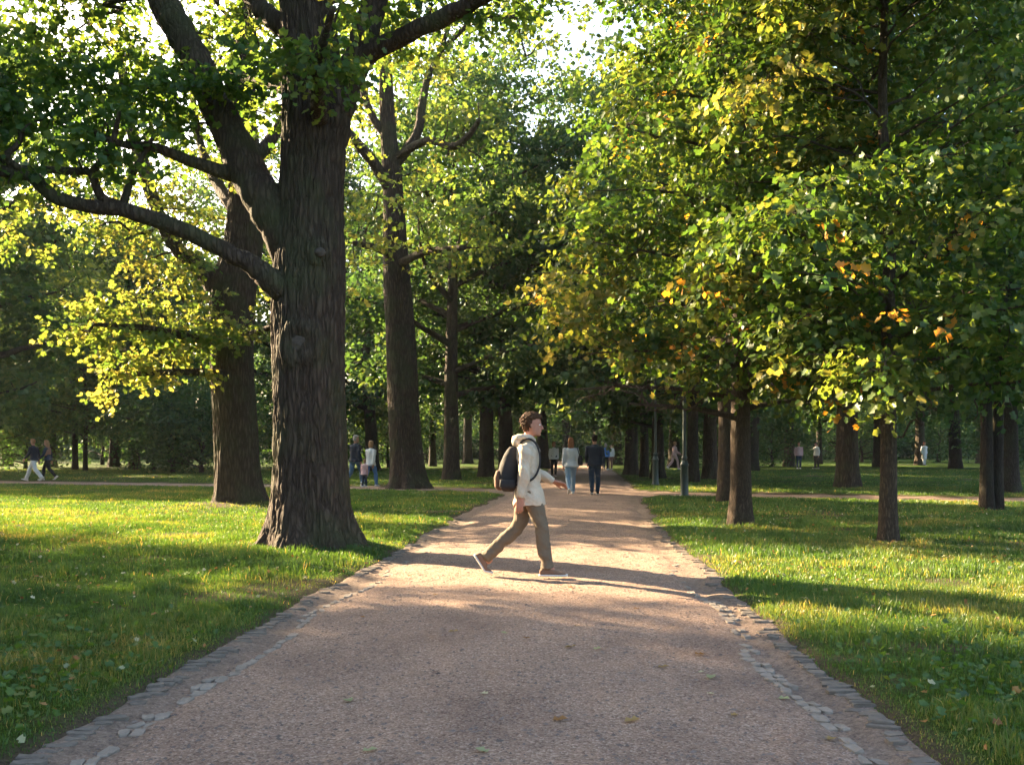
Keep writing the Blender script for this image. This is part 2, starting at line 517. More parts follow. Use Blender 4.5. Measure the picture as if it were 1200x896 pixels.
# cobble edging: two rows each side, irregular stones bedded in the gutter
def stone(c, ax, L, W, H):
    ax = np.array([math.cos(ax), math.sin(ax)])
    bx = np.array([-ax[1], ax[0]])
    V = []
    for (zz, s) in ((-0.05, 1.0), (H * 0.75, 1.0), (H, 0.88)):
        for k in range(8):
            a = k / 8 * 2 * math.pi + 0.39
            ca, sa = math.cos(a), math.sin(a)
            ca = math.copysign(abs(ca)**0.55, ca); sa = math.copysign(abs(sa)**0.55, sa)
            j = 1 + random.uniform(-0.20, 0.16)
            p = ax * ca * L * 0.5 * s * j + bx * sa * W * 0.5 * s * j
            V.append([c[0] + p[0], c[1] + p[1], c[2] + zz + random.uniform(-0.005, 0.005)])
    V.append([c[0], c[1], c[2] + H * 1.02])
    Q = [[r * 8 + k, r * 8 + (k + 1) % 8, (r + 1) * 8 + (k + 1) % 8, (r + 1) * 8 + k] for r in (0, 1) for k in range(8)]
    T = [[16 + k, 16 + (k + 1) % 8, 24] for k in range(8)]
    return V, Q, T

def edge_x(y, side, off):
    # find x where path_d = off (negative = inside) on this side
    x0 = np.interp(y, PC[:, 0], PC[:, 1]) + side * (np.interp(y, PW[:, 0], PW[:, 1]) + 0.6)
    for _ in range(40):
        dd = float(path_d(np.array([x0]), np.array([y]))[0])
        x0 -= side * (dd - off) * 0.6
    return x0

for side, nm in ((-1, "kerb"), (1, "kerb")):
    mo, mi = MB(), MB()
    y = 3.9
    while y < 19:
        prob = 0.86 if y < 8 else 0.55
        if side > 0 and 7.0 < y < 9.2: prob = 0.45
        if random.random() < prob:
            x = edge_x(y, side, 0.0 + random.uniform(-0.015, 0.015))
            z = float(path_z(np.array([x]), np.array([y]))[0])
            W = random.uniform(0.05, 0.10)
            mo.add(*stone((x - side * random.uniform(0.02, 0.06), y, z - 0.004), random.uniform(-0.3, 0.3) - side * 0.15, random.uniform(0.08, 0.17), W * 0.84, random.uniform(0.004, 0.018)))
        else:
            W = 0.1
        y += W + random.uniform(0.004, 0.016)
    y = 3.9
    while y < 12:
        x = edge_x(y, side, -0.33 + 0.04 * math.sin(y * 1.7) + random.uniform(-0.01, 0.01))
        z = float(path_z(np.array([x]), np.array([y]))[0])
        Ln = random.uniform(0.09, 0.17)
        if random.random() < (0.9 if y < 9.5 else 0.45):
            mi.add(*stone((x, y + Ln / 2, z - 0.004), math.pi / 2 + random.uniform(-0.2, 0.2), Ln * 0.95, random.uniform(0.05, 0.085), random.uniform(0.008, 0.018)))
        if random.random() < 0.35 and y < 9:
            mi.add(*stone((x - side * -0.07, y + Ln / 2, z - 0.006), math.pi / 2 + random.uniform(-0.4, 0.4), Ln * 0.8, 0.06, 0.014))
        y += Ln + random.uniform(0.0, 0.02)
    a = mo.build("kerb", M_STONE, None, False); tag(a, kind='structure')
    b = mi.build("kerb", M_STONE2, None, False); tag(b, kind='structure')

# ------------------------------------------------------------------ foliage
LEAF_NEAR_V = np.array([[0, 0, 0], [1, 0, 0], [0.10, 0.42, 0.06], [0.36, 0.26, 0.03], [0.62, 0.46, 0.08],
                        [0.10, -0.42, 0.06], [0.36, -0.26, 0.03], [0.62, -0.46, 0.08]])
LEAF_NEAR_F = np.array([[0, 2, 3, 4, 1], [0, 1, 7, 6, 5]])
LEAF_FAR_V = np.array([[0, 0, 0], [0.45, 0.42, 0.08], [1, 0, -0.05], [0.45, -0.42, 0.08]])
LEAF_FAR_F = np.array([[0, 3, 2, 1]])
LEAF_FAR_F = LEAF_FAR_F[:, ::-1]

class Foliage:
    def __init__(s, size, near, per, spread=0.5, droop=0.25, seed=1, upb=0.45):
        s.size, s.near, s.per, s.spread, s.droop, s.upb = size, near, per, spread, droop, upb
        s.nrand, s.nout = 0.62, 0.3
        s.S, s.D, s.T, s.A = [], [], [], []
        s.r = np.random.default_rng(seed)
    def clump(s, c, rad, n, tint=0.5, autumn=0.0, slope=None):
        r = s.r
        c = np.array(c, float); rad = np.array(rad, float)
        u = norm(r.normal(size=(n, 3)))
        q = r.random(n)[:, None] ** 0.45
        p = u * q * rad
        if slope is not None:
            p[:, 2] -= (p[:, 0] * slope[0] + p[:, 1] * slope[1]) * slope[2]
        d = norm(u * np.array([1, 1, 0.5]) + r.normal(size=(n, 3)) * 0.35 + np.array([0, 0, -s.droop * 0.6]))
        s.S.append(c + p); s.D.append(d)
        s.T.append(np.clip(tint + r.normal(size=n) * 0.10, 0, 1))
        au = (r.random(n) < autumn).astype(float) if np.isscalar(autumn) else autumn
        s.A.append(au)
        return c + p
    def build(s, name, mat, parent):
        r = s.r
        S, D, T, A = np.concatenate(s.S), np.concatenate(s.D), np.concatenate(s.T), np.concatenate(s.A)
        n, m = len(S), s.per
        up = np.array([0, 0, 1.0])
        lat = norm(np.cross(np.broadcast_to(up, D.shape), D) + 1e-6)
        t = ((np.arange(m) + 0.5) / m)[None] + r.normal(size=(n, m)) * 0.08
        side = np.where(np.arange(m) % 2 == 0, 1.0, -1.0)[None] * np.ones((n, 1))
        pos = S[:, None] + D[:, None] * (t * s.spread)[..., None] + lat[:, None] * (side * r.random((n, m)) * s.size * 1.1)[..., None]
        pos = pos + r.normal(size=pos.shape) * s.size * 0.35 + np.array([0, 0, -1]) * (t**2 * s.spread * s.droop)[..., None]
        ld = norm(lat[:, None] * side[..., None] * 0.7 + D[:, None] * 0.55 + r.normal(size=pos.shape) * 0.4 + np.array([0, 0, -s.droop]))
        nm = np.array([0, 0, s.upb]) + r.normal(size=pos.shape) * s.nrand + D[:, None] * s.nout
        pos, ld, nm = pos.reshape(-1, 3), ld.reshape(-1, 3), nm.reshape(-1, 3)
        nm = norm(nm - ld * (nm * ld).sum(1, keepdims=True))
        bt = np.cross(nm, ld)
        K = len(pos)
        sz = s.size * (0.65 + 0.7 * r.random(K))
        LV, LF = (LEAF_NEAR_V, LEAF_NEAR_F) if s.near else (LEAF_FAR_V, LEAF_FAR_F)
        V = pos[:, None] + sz[:, None, None] * (LV[None, :, 0:1] * ld[:, None] + LV[None, :, 1:2] * bt[:, None] + LV[None, :, 2:3] * nm[:, None])
        F = (np.arange(K)[:, None, None] * len(LV) + LF[None]).reshape(-1, LF.shape[1])
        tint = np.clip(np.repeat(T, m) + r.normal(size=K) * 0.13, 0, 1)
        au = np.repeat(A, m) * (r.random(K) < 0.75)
        k = len(LF)
        me = mesh_np(name, V.reshape(-1, 3), [F], False, {"tint": ('FACE', np.repeat(tint, k)), "autumn": ('FACE', np.repeat(au, k))})
        return obj(name, me, mat, parent)

class Wood:
    """skeleton of a tree: limbs with radii, attach points for clumps"""
    def __init__(s, seed=1):
        s.mb = MB(); s.pts = []; s.rad = []
        s.r = np.random.default_rng(seed)
    def limb(s, ctrl, n=None, nseg=10, rough=0.06, attach=True):
        """ctrl rows: x y z r"""
        ctrl = np.asarray(ctrl, float)
        ln = np.linalg.norm(np.diff(ctrl[:, :3], axis=0), axis=1).sum()
        n = n or max(6, int(ln / 0.18))
        p = spline(ctrl, n)
        rr = np.maximum(p[:, 3], 0.004)
        pp = p[:, :3].copy()
        if rough > 0 and n > 4:
            w = s.r.normal(size=(n, 3)) * rr[:, None] * rough * 2.0
            w[:2] = 0
            pp += w
        V, Q, T = tube(pp, rr, nseg)
        if rough > 0 and nseg >= 8:
            dn = fbm(V[:, 0] * 7, V[:, 1] * 7, V[:, 2] * 3.5, seed=3, oct=3) - 0.5
            idx = np.repeat(np.arange(n), nseg)
            cen = pp[idx]
            out = norm(V[:n * nseg] - cen)
            V[:n * nseg] += out * (dn[:n * nseg] * rr[idx] * 0.32)[:, None]
        s.mb.add(V, Q, T)
        if attach:
            s.pts.append(p[1:, :3]); s.rad.append(rr[1:])
        return p
    def reach(s, c, k=0.035, nseg=6):
        """branch from nearest skeleton point to clump centre"""
        Pp = np.concatenate(s.pts); Rr = np.concatenate(s.rad)
        c = np.array(c, float)
        dv = c - Pp
        cost = np.linalg.norm(dv, axis=1) + np.maximum(-(dv[:, 2]), 0) * 0.9 + np.where(Rr < 0.02, 1.0, 0)
        i = int(np.argmin(cost))
        a = Pp[i]; L = np.linalg.norm(c - a)
        if L < 0.15: return
        r0 = min(Rr[i] * 0.6, 0.012 + k * 0.6 * L)
        side = s.r.normal(size=3) * L * 0.10
        m1 = a + (c - a) * 0.35 + side + np.array([0, 0, -0.05 * L])
        m2 = a + (c - a) * 0.7 - side * 0.6 + np.array([0, 0, 0.04 * L])
        s.limb([[*a, r0], [*m1, r0 * 0.8], [*m2, r0 * 0.6], [*c, r0 * 0.35]], n=max(6, int(L / 0.3)), nseg=nseg, rough=0.15)
    def twigs(s, c, pts, r=0.011, frac=0.5):
        for p in pts:
            if s.r.random() > frac: continue
            mid = (c + p) / 2 + s.r.normal(size=3) * 0.08
            V, Q, T = tube(np.array([c, mid, p]), [r, r * 0.7, r * 0.4], 3, False)
            s.mb.add(V, Q, T)

def bark_trunk(ctrl, nseg=96, dz=0.05, flare=0.3, roots=6, ridge=0.02, kx=9.0, kz=1.6, seed=0, knots=()):
    """ctrl rows x y z r (z from below ground to top). furrowed surface"""
    ctrl = np.asarray(ctrl, float)
    z0, z1 = ctrl[0, 2], ctrl[-1, 2]
    n = int((z1 - z0) / dz) + 2
    p = spline(ctrl, n)
    a = np.linspace(0, 2 * np.pi, nseg, endpoint=False)
    A, Z = np.meshgrid(a, p[:, 2])
    Rr = p[:, 3][:, None] * np.ones_like(A)
    zz = np.maximum(Z - 0.0, 0)
    rootw = 0.5 + 0.5 * np.cos(A * roots + 1.3 * np.sin(A * 2 + seed) + seed)
    Rr = Rr + flare * np.exp(-zz / 0.33) * (0.35 + 0.9 * rootw) * ctrl[0, 3] * 1.0
    Rr = Rr + flare * 0.25 * np.exp(-zz / 1.1) * ctrl[0, 3]
    Rr = Rr * (1 + 0.05 * (fbm(np.cos(A) * 1.3 + 5, np.sin(A) * 1.3 + 5, Z * 0.5, seed=seed + 40) - 0.5) * 2)
    # furrows
    cxn, cyn = np.cos(A) * ctrl[0, 3] * kx, np.sin(A) * ctrl[0, 3] * kx
    wx = (fbm(cxn * 0.6, cyn * 0.6, Z * kz * 1.2, seed=seed + 50) - 0.5) * 2.2
    f1 = 1 - np.abs(2 * fbm(cxn + wx, cyn + wx, Z * kz, seed=seed + 60, oct=2) - 1) * 2.2
    f2 = fbm(cxn * 2.7 + wx, cyn * 2.7, Z * kz * 3, seed=seed + 70, oct=2) - 0.5
    Rr = Rr - ridge * np.clip(f1, 0, 1)**2 + ridge * 0.7 * f2
    X = p[:, 0][:, None] + Rr * np.cos(A); Y = p[:, 1][:, None] + Rr * np.sin(A)
    for (kx_, ky_, kz_, kr, kd) in knots:
        dd = np.sqrt((X - kx_)**2 + (Y - ky_)**2 + (Z - kz_)**2) / kr
        g_ = kd * np.exp(-((dd - 0.9) / 0.4)**2) + kd * 0.3 * np.exp(-(dd / 0.6)**2)
        X += g_ * np.cos(A); Y += g_ * np.sin(A)
    V = np.stack([X, Y, Z], -1).reshape(-1, 3)
    i = np.arange(n - 1)[:, None] * nseg; j = np.arange(nseg)[None]
    Q = np.stack([i + j, i + (j + 1) % nseg, i + nseg + (j + 1) % nseg, i + nseg + j], -1).reshape(-1, 4)
    return V, Q, p

def finish_tree(name, loc, trunkV, trunkQ, wood, fol, bark, leafm, label, cat='tree', group=None, leaf_name='crown', trunk_smooth=True):
    """all coordinates are world; re-base on loc"""
    root = empty(name, loc)
    tag(root, label, cat, group)
    L = np.array(loc, float)
    me = mesh_np("trunk", trunkV - L, [trunkQ], trunk_smooth)
    obj("trunk", me, bark, root)
    if wood.mb.n:
        wood.mb.V = [v - L for v in wood.mb.V]
        wood.mb.build("branches", bark, root, True)
    fol.S = [s_ - L for s_ in fol.S]
    fol.build(leaf_name, leafm, root)
    return root

# ---- generic broadleaf tree built round the origin, returned as three meshes
def generic_tree(seed, H, r0, base, cr, nl=16, leaf=0.2, per=10, near=False, spr=26, tint=0.45, bark=None, leafm=None, lean=(0, 0), twiggy=False,
                 shape='round', extra=(), rise=0.55, autumn=0.0, droop=0.25, fork=None, clR=1.15, flare=0.30):
    r = np.random.default_rng(seed)
    w = Wood(seed)
    top = H * 0.86
    ctrl = []
    for k, t in enumerate(np.linspace(0, 1, 8)):
        z = -0.15 + (top + 0.15) * t
        rr = r0 * (1 - 0.86 * t**1.15)
        ctrl.append([lean[0] * t + r.normal() * 0.06 * (k > 1), lean[1] * t + r.normal() * 0.06 * (k > 1), z, max(rr, 0.03)])
    tV, tQ, p = bark_trunk(ctrl, nseg=40 if near else 26, dz=0.12 if near else 0.25, flare=flare, ridge=0.012, kx=14, seed=seed)
    w.pts.append(p[:, :3]); w.rad.append(p[:, 3])
    f = Foliage(leaf, near, per, spread=0.55 if near else 0.75, droop=droop, seed=seed)
    if shape == 'cone': f.nrand, f.nout, f.upb = 0.42, 0.55, 0.55
    ga = r.random() * 6.28
    for i in range(nl):
        u = (i + 0.5) / nl
        z0 = base * 0.85 + (top - base * 0.85) * u**1.1 * 0.95
        ga += 2.4 + r.normal() * 0.25
        if shape == 'round': prof = math.sin(math.pi * (0.22 + 0.72 * u))**0.8
        elif shape == 'cone': prof = (1 - 0.72 * u) * (0.75 + 0.25 * min(u * 6, 1))
        else: prof = 0.8 + 0.2 * math.sin(math.pi * u)
        L = cr * prof * r.uniform(0.85, 1.12)
        tr = float(np.interp(z0, p[:, 2], p[:, 3]))
        cx, cy = float(np.interp(z0, p[:, 2], p[:, 0])), float(np.interp(z0, p[:, 2], p[:, 1]))
        dx, dy = math.cos(ga), math.sin(ga)
        ri = (rise * (0.35 + 0.9 * u)) * L
        if shape == 'cone': ri = L * (rise * (0.35 + 0.8 * u))
        lr = min(tr * 0.55, 0.02 + 0.025 * L) * (0.62 if shape == 'cone' else 1)
        pts = [[cx, cy, z0, lr * 1.2]]
        for q, t in enumerate((0.3, 0.65, 1.0)):
            bend = r.normal() * 0.08 * L
            pts.append([cx + dx * L * t - dy * bend, cy + dy * L * t + dx * bend, z0 + ri * (t**0.8) - (0.10 * L * t * t if shape == 'cone' else 0), lr * (1 - 0.8 * t)])
        lp = w.limb(pts, n=10, nseg=7, rough=0.1)
        nc = max(2, int(L / 1.0))
        for k in range(nc):
            t = 0.35 + 0.65 * (k + 0.7) / nc
            t = min(t, 1.0)
            c = lp[min(int(t * 9), 9), :3].copy()
            latr = (r.random() - 0.5) * 2 * min(1.6, L * 0.38)
            c += np.array([-dy, dx, 0]) * latr + np.array([0, 0, r.normal() * 0.3 + 0.15])
            R_ = clR * r.uniform(0.75, 1.25)
            if abs(latr) > 0.4 or near: w.reach(c, nseg=5)
            sp = f.clump(c, (R_, R_, R_ * (0.26 if shape == 'cone' else 0.55)), max(4, int(spr * R_)), tint + r.normal() * 0.12, autumn=(0.8 if r.random() < autumn else 0.02 * (autumn > 0)), slope=((dx, dy, 0.42) if shape == 'cone' else None))
            if twiggy: w.twigs(c, sp, 0.009, 0.35)
    for (ex, ey, ez, eR, et, ea) in extra:
        w.reach((ex, ey, ez), k=0.015, nseg=5)
        ol = max(math.hypot(ex, ey), 0.3)
        sp = f.clump((ex, ey, ez), (eR, eR, eR * 0.4), max(5, int(48 * eR ** 1.25)), et, autumn=ea * 0.35, slope=(ex / ol, ey / ol, 0.45))
        w.twigs(np.array([ex, ey, ez]), sp, 0.007, 0.3)
    # top tuft
    for k in range(5):
        c = np.array([lean[0] + r.normal() * 0.9, lean[1] + r.normal() * 0.9, top + r.uniform(-0.8, H - top - 0.6)])
        w.reach(c, nseg=5)
        f.clump(c, (clR, clR, clR * 0.6), int(spr * clR), tint, autumn=0.0)
    return dict(t=mesh_np("trunk", tV, [tQ], True), w=w.mb.mesh("branches", True), f=f)

_cache = {}
def proto(key, **kw):
    if key not in _cache:
        bark, leafm = kw.pop('bark'), kw.pop('leafm')
        g_ = generic_tree(**kw)
        root = empty("proto"); 
        t = obj("trunk", g_['t'], bark, root)
        w = obj("branches", g_['w'], bark, root)
        f = g_['f'].build("crown", leafm, root)
        _cache[key] = [root, False]
    return _cache[key]

def plant(key, x, y, label, name='broadleaf_tree', rz=0.0, s=1.0, cat='tree', group=None, tilt=0.0, sz=None):
    c = _cache[key]
    if not c[1]:
        c[1] = True
        root = c[0]; root.name = name
    else:
        root = c[0].copy(); COL.objects.link(root); root.name = name
        for ch in c[0].children:
            k = ch.copy(); COL.objects.link(k); k.parent = root; k.name = ch.name.split('.')[0]
    for kk in ('label', 'category', 'group'):
        if kk in root: del root[kk]
    root.location = (x, y, float(gh(np.array([x]), np.array([y]))[0]))
    root.rotation_euler = (tilt, 0, rz)
    root.scale = (s, s, sz or s)
    tag(root, label, cat, group)
    return root

# ================================================================== TREES
def gz(x, y):
    return float(gh(np.array([float(x)]), np.array([float(y)]))[0])

def lim(Y, rows, sc=1.0):
    """rows: px, py, radius_px, [dY]"""
    out = []
    for r_ in rows:
        yy = Y + (r_[3] if len(r_) > 3 else 0)
        p = P(r_[0], r_[1], yy)
        out.append([p[0], p[1], p[2], r_[2] / F_PX * Y * sc])
    return out

def clumps(f, w, Y, rows, spr=26, flat=0.6, twig=True, default_tint=0.5):
    """rows: px, py, rpx, dY, tint, autumn"""
    for r_ in rows:
        px, py, rp = r_[:3]
        dY = r_[3] if len(r_) > 3 else 0
        ti = r_[4] if len(r_) > 4 else default_tint
        au = r_[5] if len(r_) > 5 else 0.0
        c = P(px, py, Y + dY)
        R_ = rp / F_PX * (Y + dY)
        w.reach(c, nseg=6)
        n = max(6, int(spr * (R_ ** 1.5)))
        sp = f.clump(c, (R_, R_, R_ * flat), n, ti, au)
        if twig: w.twigs(c, sp, 0.009, 0.3)

def crown_fill(f, w, c, rad, n, R_, spr, tint, seed, zmin=None, zmax=None, shell=0.5, autumn=0.0):
    r = np.random.default_rng(seed)
    k = 0
    while k < n:
        u = norm(r.normal(size=(1, 3)))[0] * (shell + (1 - shell) * r.random())
        p = np.array(c) + u * np.array(rad)
        if zmin and p[2] < zmin: continue
        if zmax and p[2] > zmax: continue
        k += 1
        q = R_ * r.uniform(0.7, 1.25)
        w.reach(p, nseg=5)
        f.clump(p, (q, q, q * 0.55), int(spr * q**1.5), tint + r.normal() * 0.1, autumn)

# ---------------- the big oak by the path
YA = 13.6
w = Wood(101); f = Foliage(0.10, True, 13, spread=0.42, droop=0.2, seed=101)
tr = lim(YA, [(369, 655, 41), (366, 600, 41), (363, 500, 41), (361, 400, 41.5), (362, 330, 42), (364, 250, 38), (365, 150, 35), (364, 60, 33), (358, 0, 30), (352, -80, 26), (350, -200, 20), (356, -340, 13), (360, -450, 6)])
k1 = P(375, 295, YA - 0.5); k2 = P(350, 402, YA - 0.5)
tV, tQ, tp = bark_trunk(tr, nseg=420, dz=0.022, flare=0.55, roots=7, ridge=0.036, kx=17, kz=2.2, seed=1,
                        knots=[(k1[0], k1[1], k1[2], 0.15, 0.05), (k2[0], k2[1], k2[2], 0.26, 0.06)])
w.pts.append(tp[60:, :3]); w.rad.append(tp[60:, 3])
def limb_px(rows, nseg=14, rough=0.07, Y=None, dens=0.10):
    c = lim(Y or YA, rows)
    ln = sum(np.linalg.norm(np.array(c[i + 1][:3]) - np.array(c[i][:3])) for i in range(len(c) - 1))
    return w.limb(c, n=max(8, int(ln / dens)), nseg=nseg, rough=rough * 0.35)
# long low limb to the left
limb_px([(362, 352, 24, -0.1), (320, 330, 16, -0.3), (300, 314, 12, -0.4), (268, 296, 10, -0.5), (215, 270, 9, -0.7), (150, 247, 8.5, -0.9), (100, 241, 7.5, -1.0), (60, 229, 7, -1.1), (38, 207, 6.8, -1.1), (0, 200, 6, -1.2), (-60, 196, 6, -1.2), (-130, 170, 4, -1.0)], 24)
limb_px([(146, 243, 6, -0.9), (118, 230, 5, -1.0), (107, 203, 4.5, -1.0), (85, 201, 4.5, -1.0), (60, 199, 4, -1.0), (17, 196, 3, -0.9), (0, 185, 2.5, -0.9), (-20, 160, 2, -0.9)])
limb_px([(107, 203, 4, -1.0), (124, 181, 3.5, -1.1), (134, 160, 3, -1.2), (140, 130, 2, -1.3)])
limb_px([(144, 240, 5, -0.9), (155, 205, 4, -0.8), (165, 186, 3.2, -0.8), (180, 160, 2, -0.7)])
limb_px([(38, 207, 4, -1.1), (8, 185, 3.5, -1.3), (22, 168, 3, -1.3), (28, 150, 2, -1.3)])
# upper left limb
limb_px([(366, 330, 30, 0.1), (330, 268, 25, 0.0), (292, 205, 22, 0.0), (262, 140, 20, 0.1), (240, 95, 18.5, 0.2), (216, 45, 17.5, 0.3), (190, 0, 17, 0.4), (160, -70, 14, 0.5), (120, -160, 10, 0.7), (90, -240, 5, 0.9)], 26)
limb_px([(272, 205, 9, 0.0), (227, 190, 6.5, -0.3), (180, 173, 5.5, -0.6), (140, 168, 4, -0.9), (100, 150, 3, -1.2)])
# right hand limbs
limb_px([(372, 240, 26, 0.05), (386, 170, 21, 0.0), (402, 110, 18, -0.1), (420, 65, 16, -0.2), (440, 0, 14, -0.3), (455, -80, 11, -0.4), (480, -180, 7, -0.5)], 22)
limb_px([(405, 105, 14, -0.1), (430, 66, 12, -0.3), (467, 45, 10.5, -0.5), (512, 25, 9.5, -0.8), (565, -3, 8.5, -1.1), (640, -45, 6, -1.4), (700, -100, 4, -1.7)], 18)
limb_px([(365, 60, 16, 0.1), (330, 30, 13, 0.2), (296, 0, 11, 0.4), (260, -60, 8, 0.6), (230, -130, 5, 0.8)], 16)
limb_px([(362, 150, 10, 0.6), (340, 110, 8, 1.4), (300, 95, 6, 2.2), (250, 85, 4, 3.0)])
limb_px([(375, 140, 10, -0.4), (372, 100, 8, -1.0), (376, 60, 5, -1.6), (390, 10, 3, -2.2)])
for s_ in ([(300, -20, 10, .6), (210, -90, 8, 1.5), (110, -130, 6, 2.5), (0, -160, 3, 3.5)], [(352, -90, 15, 0), (420, -190, 11, 1.2), (520, -260, 6, 2.4)],
           [(350, -200, 12, 0), (250, -300, 8, -1), (140, -360, 4, -2)], [(355, -120, 12, 0), (380, -200, 9, -2), (420, -260, 5, -4)]):
    limb_px(s_)
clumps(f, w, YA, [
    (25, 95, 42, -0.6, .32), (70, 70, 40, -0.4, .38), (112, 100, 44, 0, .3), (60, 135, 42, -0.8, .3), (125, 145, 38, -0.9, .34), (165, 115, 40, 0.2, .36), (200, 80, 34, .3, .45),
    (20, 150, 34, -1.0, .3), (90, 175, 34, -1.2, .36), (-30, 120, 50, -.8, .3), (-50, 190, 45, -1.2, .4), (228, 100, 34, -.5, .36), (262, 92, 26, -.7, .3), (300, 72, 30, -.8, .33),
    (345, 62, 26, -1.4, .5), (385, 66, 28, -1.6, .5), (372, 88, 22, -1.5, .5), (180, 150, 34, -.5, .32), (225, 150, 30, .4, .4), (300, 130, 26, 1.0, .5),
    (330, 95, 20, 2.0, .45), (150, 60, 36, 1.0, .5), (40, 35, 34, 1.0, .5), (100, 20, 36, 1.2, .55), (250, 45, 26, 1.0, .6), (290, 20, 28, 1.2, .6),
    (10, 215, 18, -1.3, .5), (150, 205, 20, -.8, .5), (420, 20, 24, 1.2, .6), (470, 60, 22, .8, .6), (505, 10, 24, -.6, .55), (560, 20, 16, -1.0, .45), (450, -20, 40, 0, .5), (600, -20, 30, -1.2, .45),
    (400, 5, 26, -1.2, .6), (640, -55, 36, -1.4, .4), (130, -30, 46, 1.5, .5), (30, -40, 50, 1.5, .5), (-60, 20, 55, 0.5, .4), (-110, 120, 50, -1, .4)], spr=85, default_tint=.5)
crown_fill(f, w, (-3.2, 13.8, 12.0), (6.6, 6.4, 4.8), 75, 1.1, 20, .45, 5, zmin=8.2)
tA = finish_tree("oak_tree", (-2.72, 13.6, 0), tV, tQ, w, f, M_OAKBARK, M_OAKLEAF,
            "massive oak with furrowed dark trunk and long low limb, beside the left path edge", 'tree', 'old oaks left of the path')
for kk, rr_, nm in ((k1, 0.085, "knot"), (k2, 0.15, "knot")):
    a = MB()
    V, Q, T = ellipsoid((0, 0, 0), (rr_ * 0.95, 0.035, rr_ * 0.75), 24, 12)
    V = V + (fbm(V[:, 0] * 22, V[:, 1] * 22, V[:, 2] * 22, seed=4)[:, None] - 0.5) * 0.05
    V += np.array([kk[0], kk[1] + 0.022, kk[2]]) - np.array([-2.72, 13.6, 0])
    a.add(V, Q, T); ko = a.build(nm, M_KNOT, tA)

# ---------------- second oak, left, behind
YB = 23.7
w = Wood(202); f = Foliage(0.118, True, 12, spread=0.5, droop=0.2, seed=202); f.nrand = 0.5; f.nout = 0.45
tr = lim(YB, [(284, 600, 25), (279, 560, 25), (276, 500, 25), (272, 430, 25), (272, 380, 26), (274, 335, 27), (284, 290, 23), (288, 240, 21), (287, 190, 19), (284, 120, 15), (290, 30, 11), (292, -60, 7), (290, -140, 4)])
tV, tQ, tp = bark_trunk(tr, nseg=220, dz=0.045, flare=0.42, roots=6, ridge=0.028, kx=14, kz=1.8, seed=2)
w.pts.append(tp[70:, :3]); w.rad.append(tp[70:, 3])
def limb_px(rows, nseg=10, Y=None, dens=0.2):
    c = lim(Y or YB, rows)
    ln = sum(np.linalg.norm(np.array(c[i + 1][:3]) - np.array(c[i][:3])) for i in range(len(c) - 1))
    return w.limb(c, n=max(8, int(ln / dens)), nseg=nseg, rough=0.025)
limb_px([(270, 365, 18), (242, 322, 12), (209, 293, 8.5), (187, 255, 7), (170, 200, 8), (150, 140, 6), (140, 60, 4)], 14)
limb_px([(278, 250, 9), (255, 215, 7, .8), (235, 170, 5, 1.5), (225, 110, 4, 2)])
limb_px([(268, 440, 6, -.3), (235, 436, 4.5, -1.2), (190, 436, 3.5, -1.8), (140, 440, 2, -2.2)])
limb_px([(265, 400, 7, -.3), (225, 395, 5, -1.5), (170, 385, 4, -2.6), (110, 380, 2, -3.2)])
limb_px([(285, 395, 6, -.3), (300, 390, 4, -1.4), (325, 380, 3, -2.0)])
limb_px([(285, 200, 9), (320, 160, 7, .5), (350, 100, 5, 1), (370, 40, 4, 1.5)])
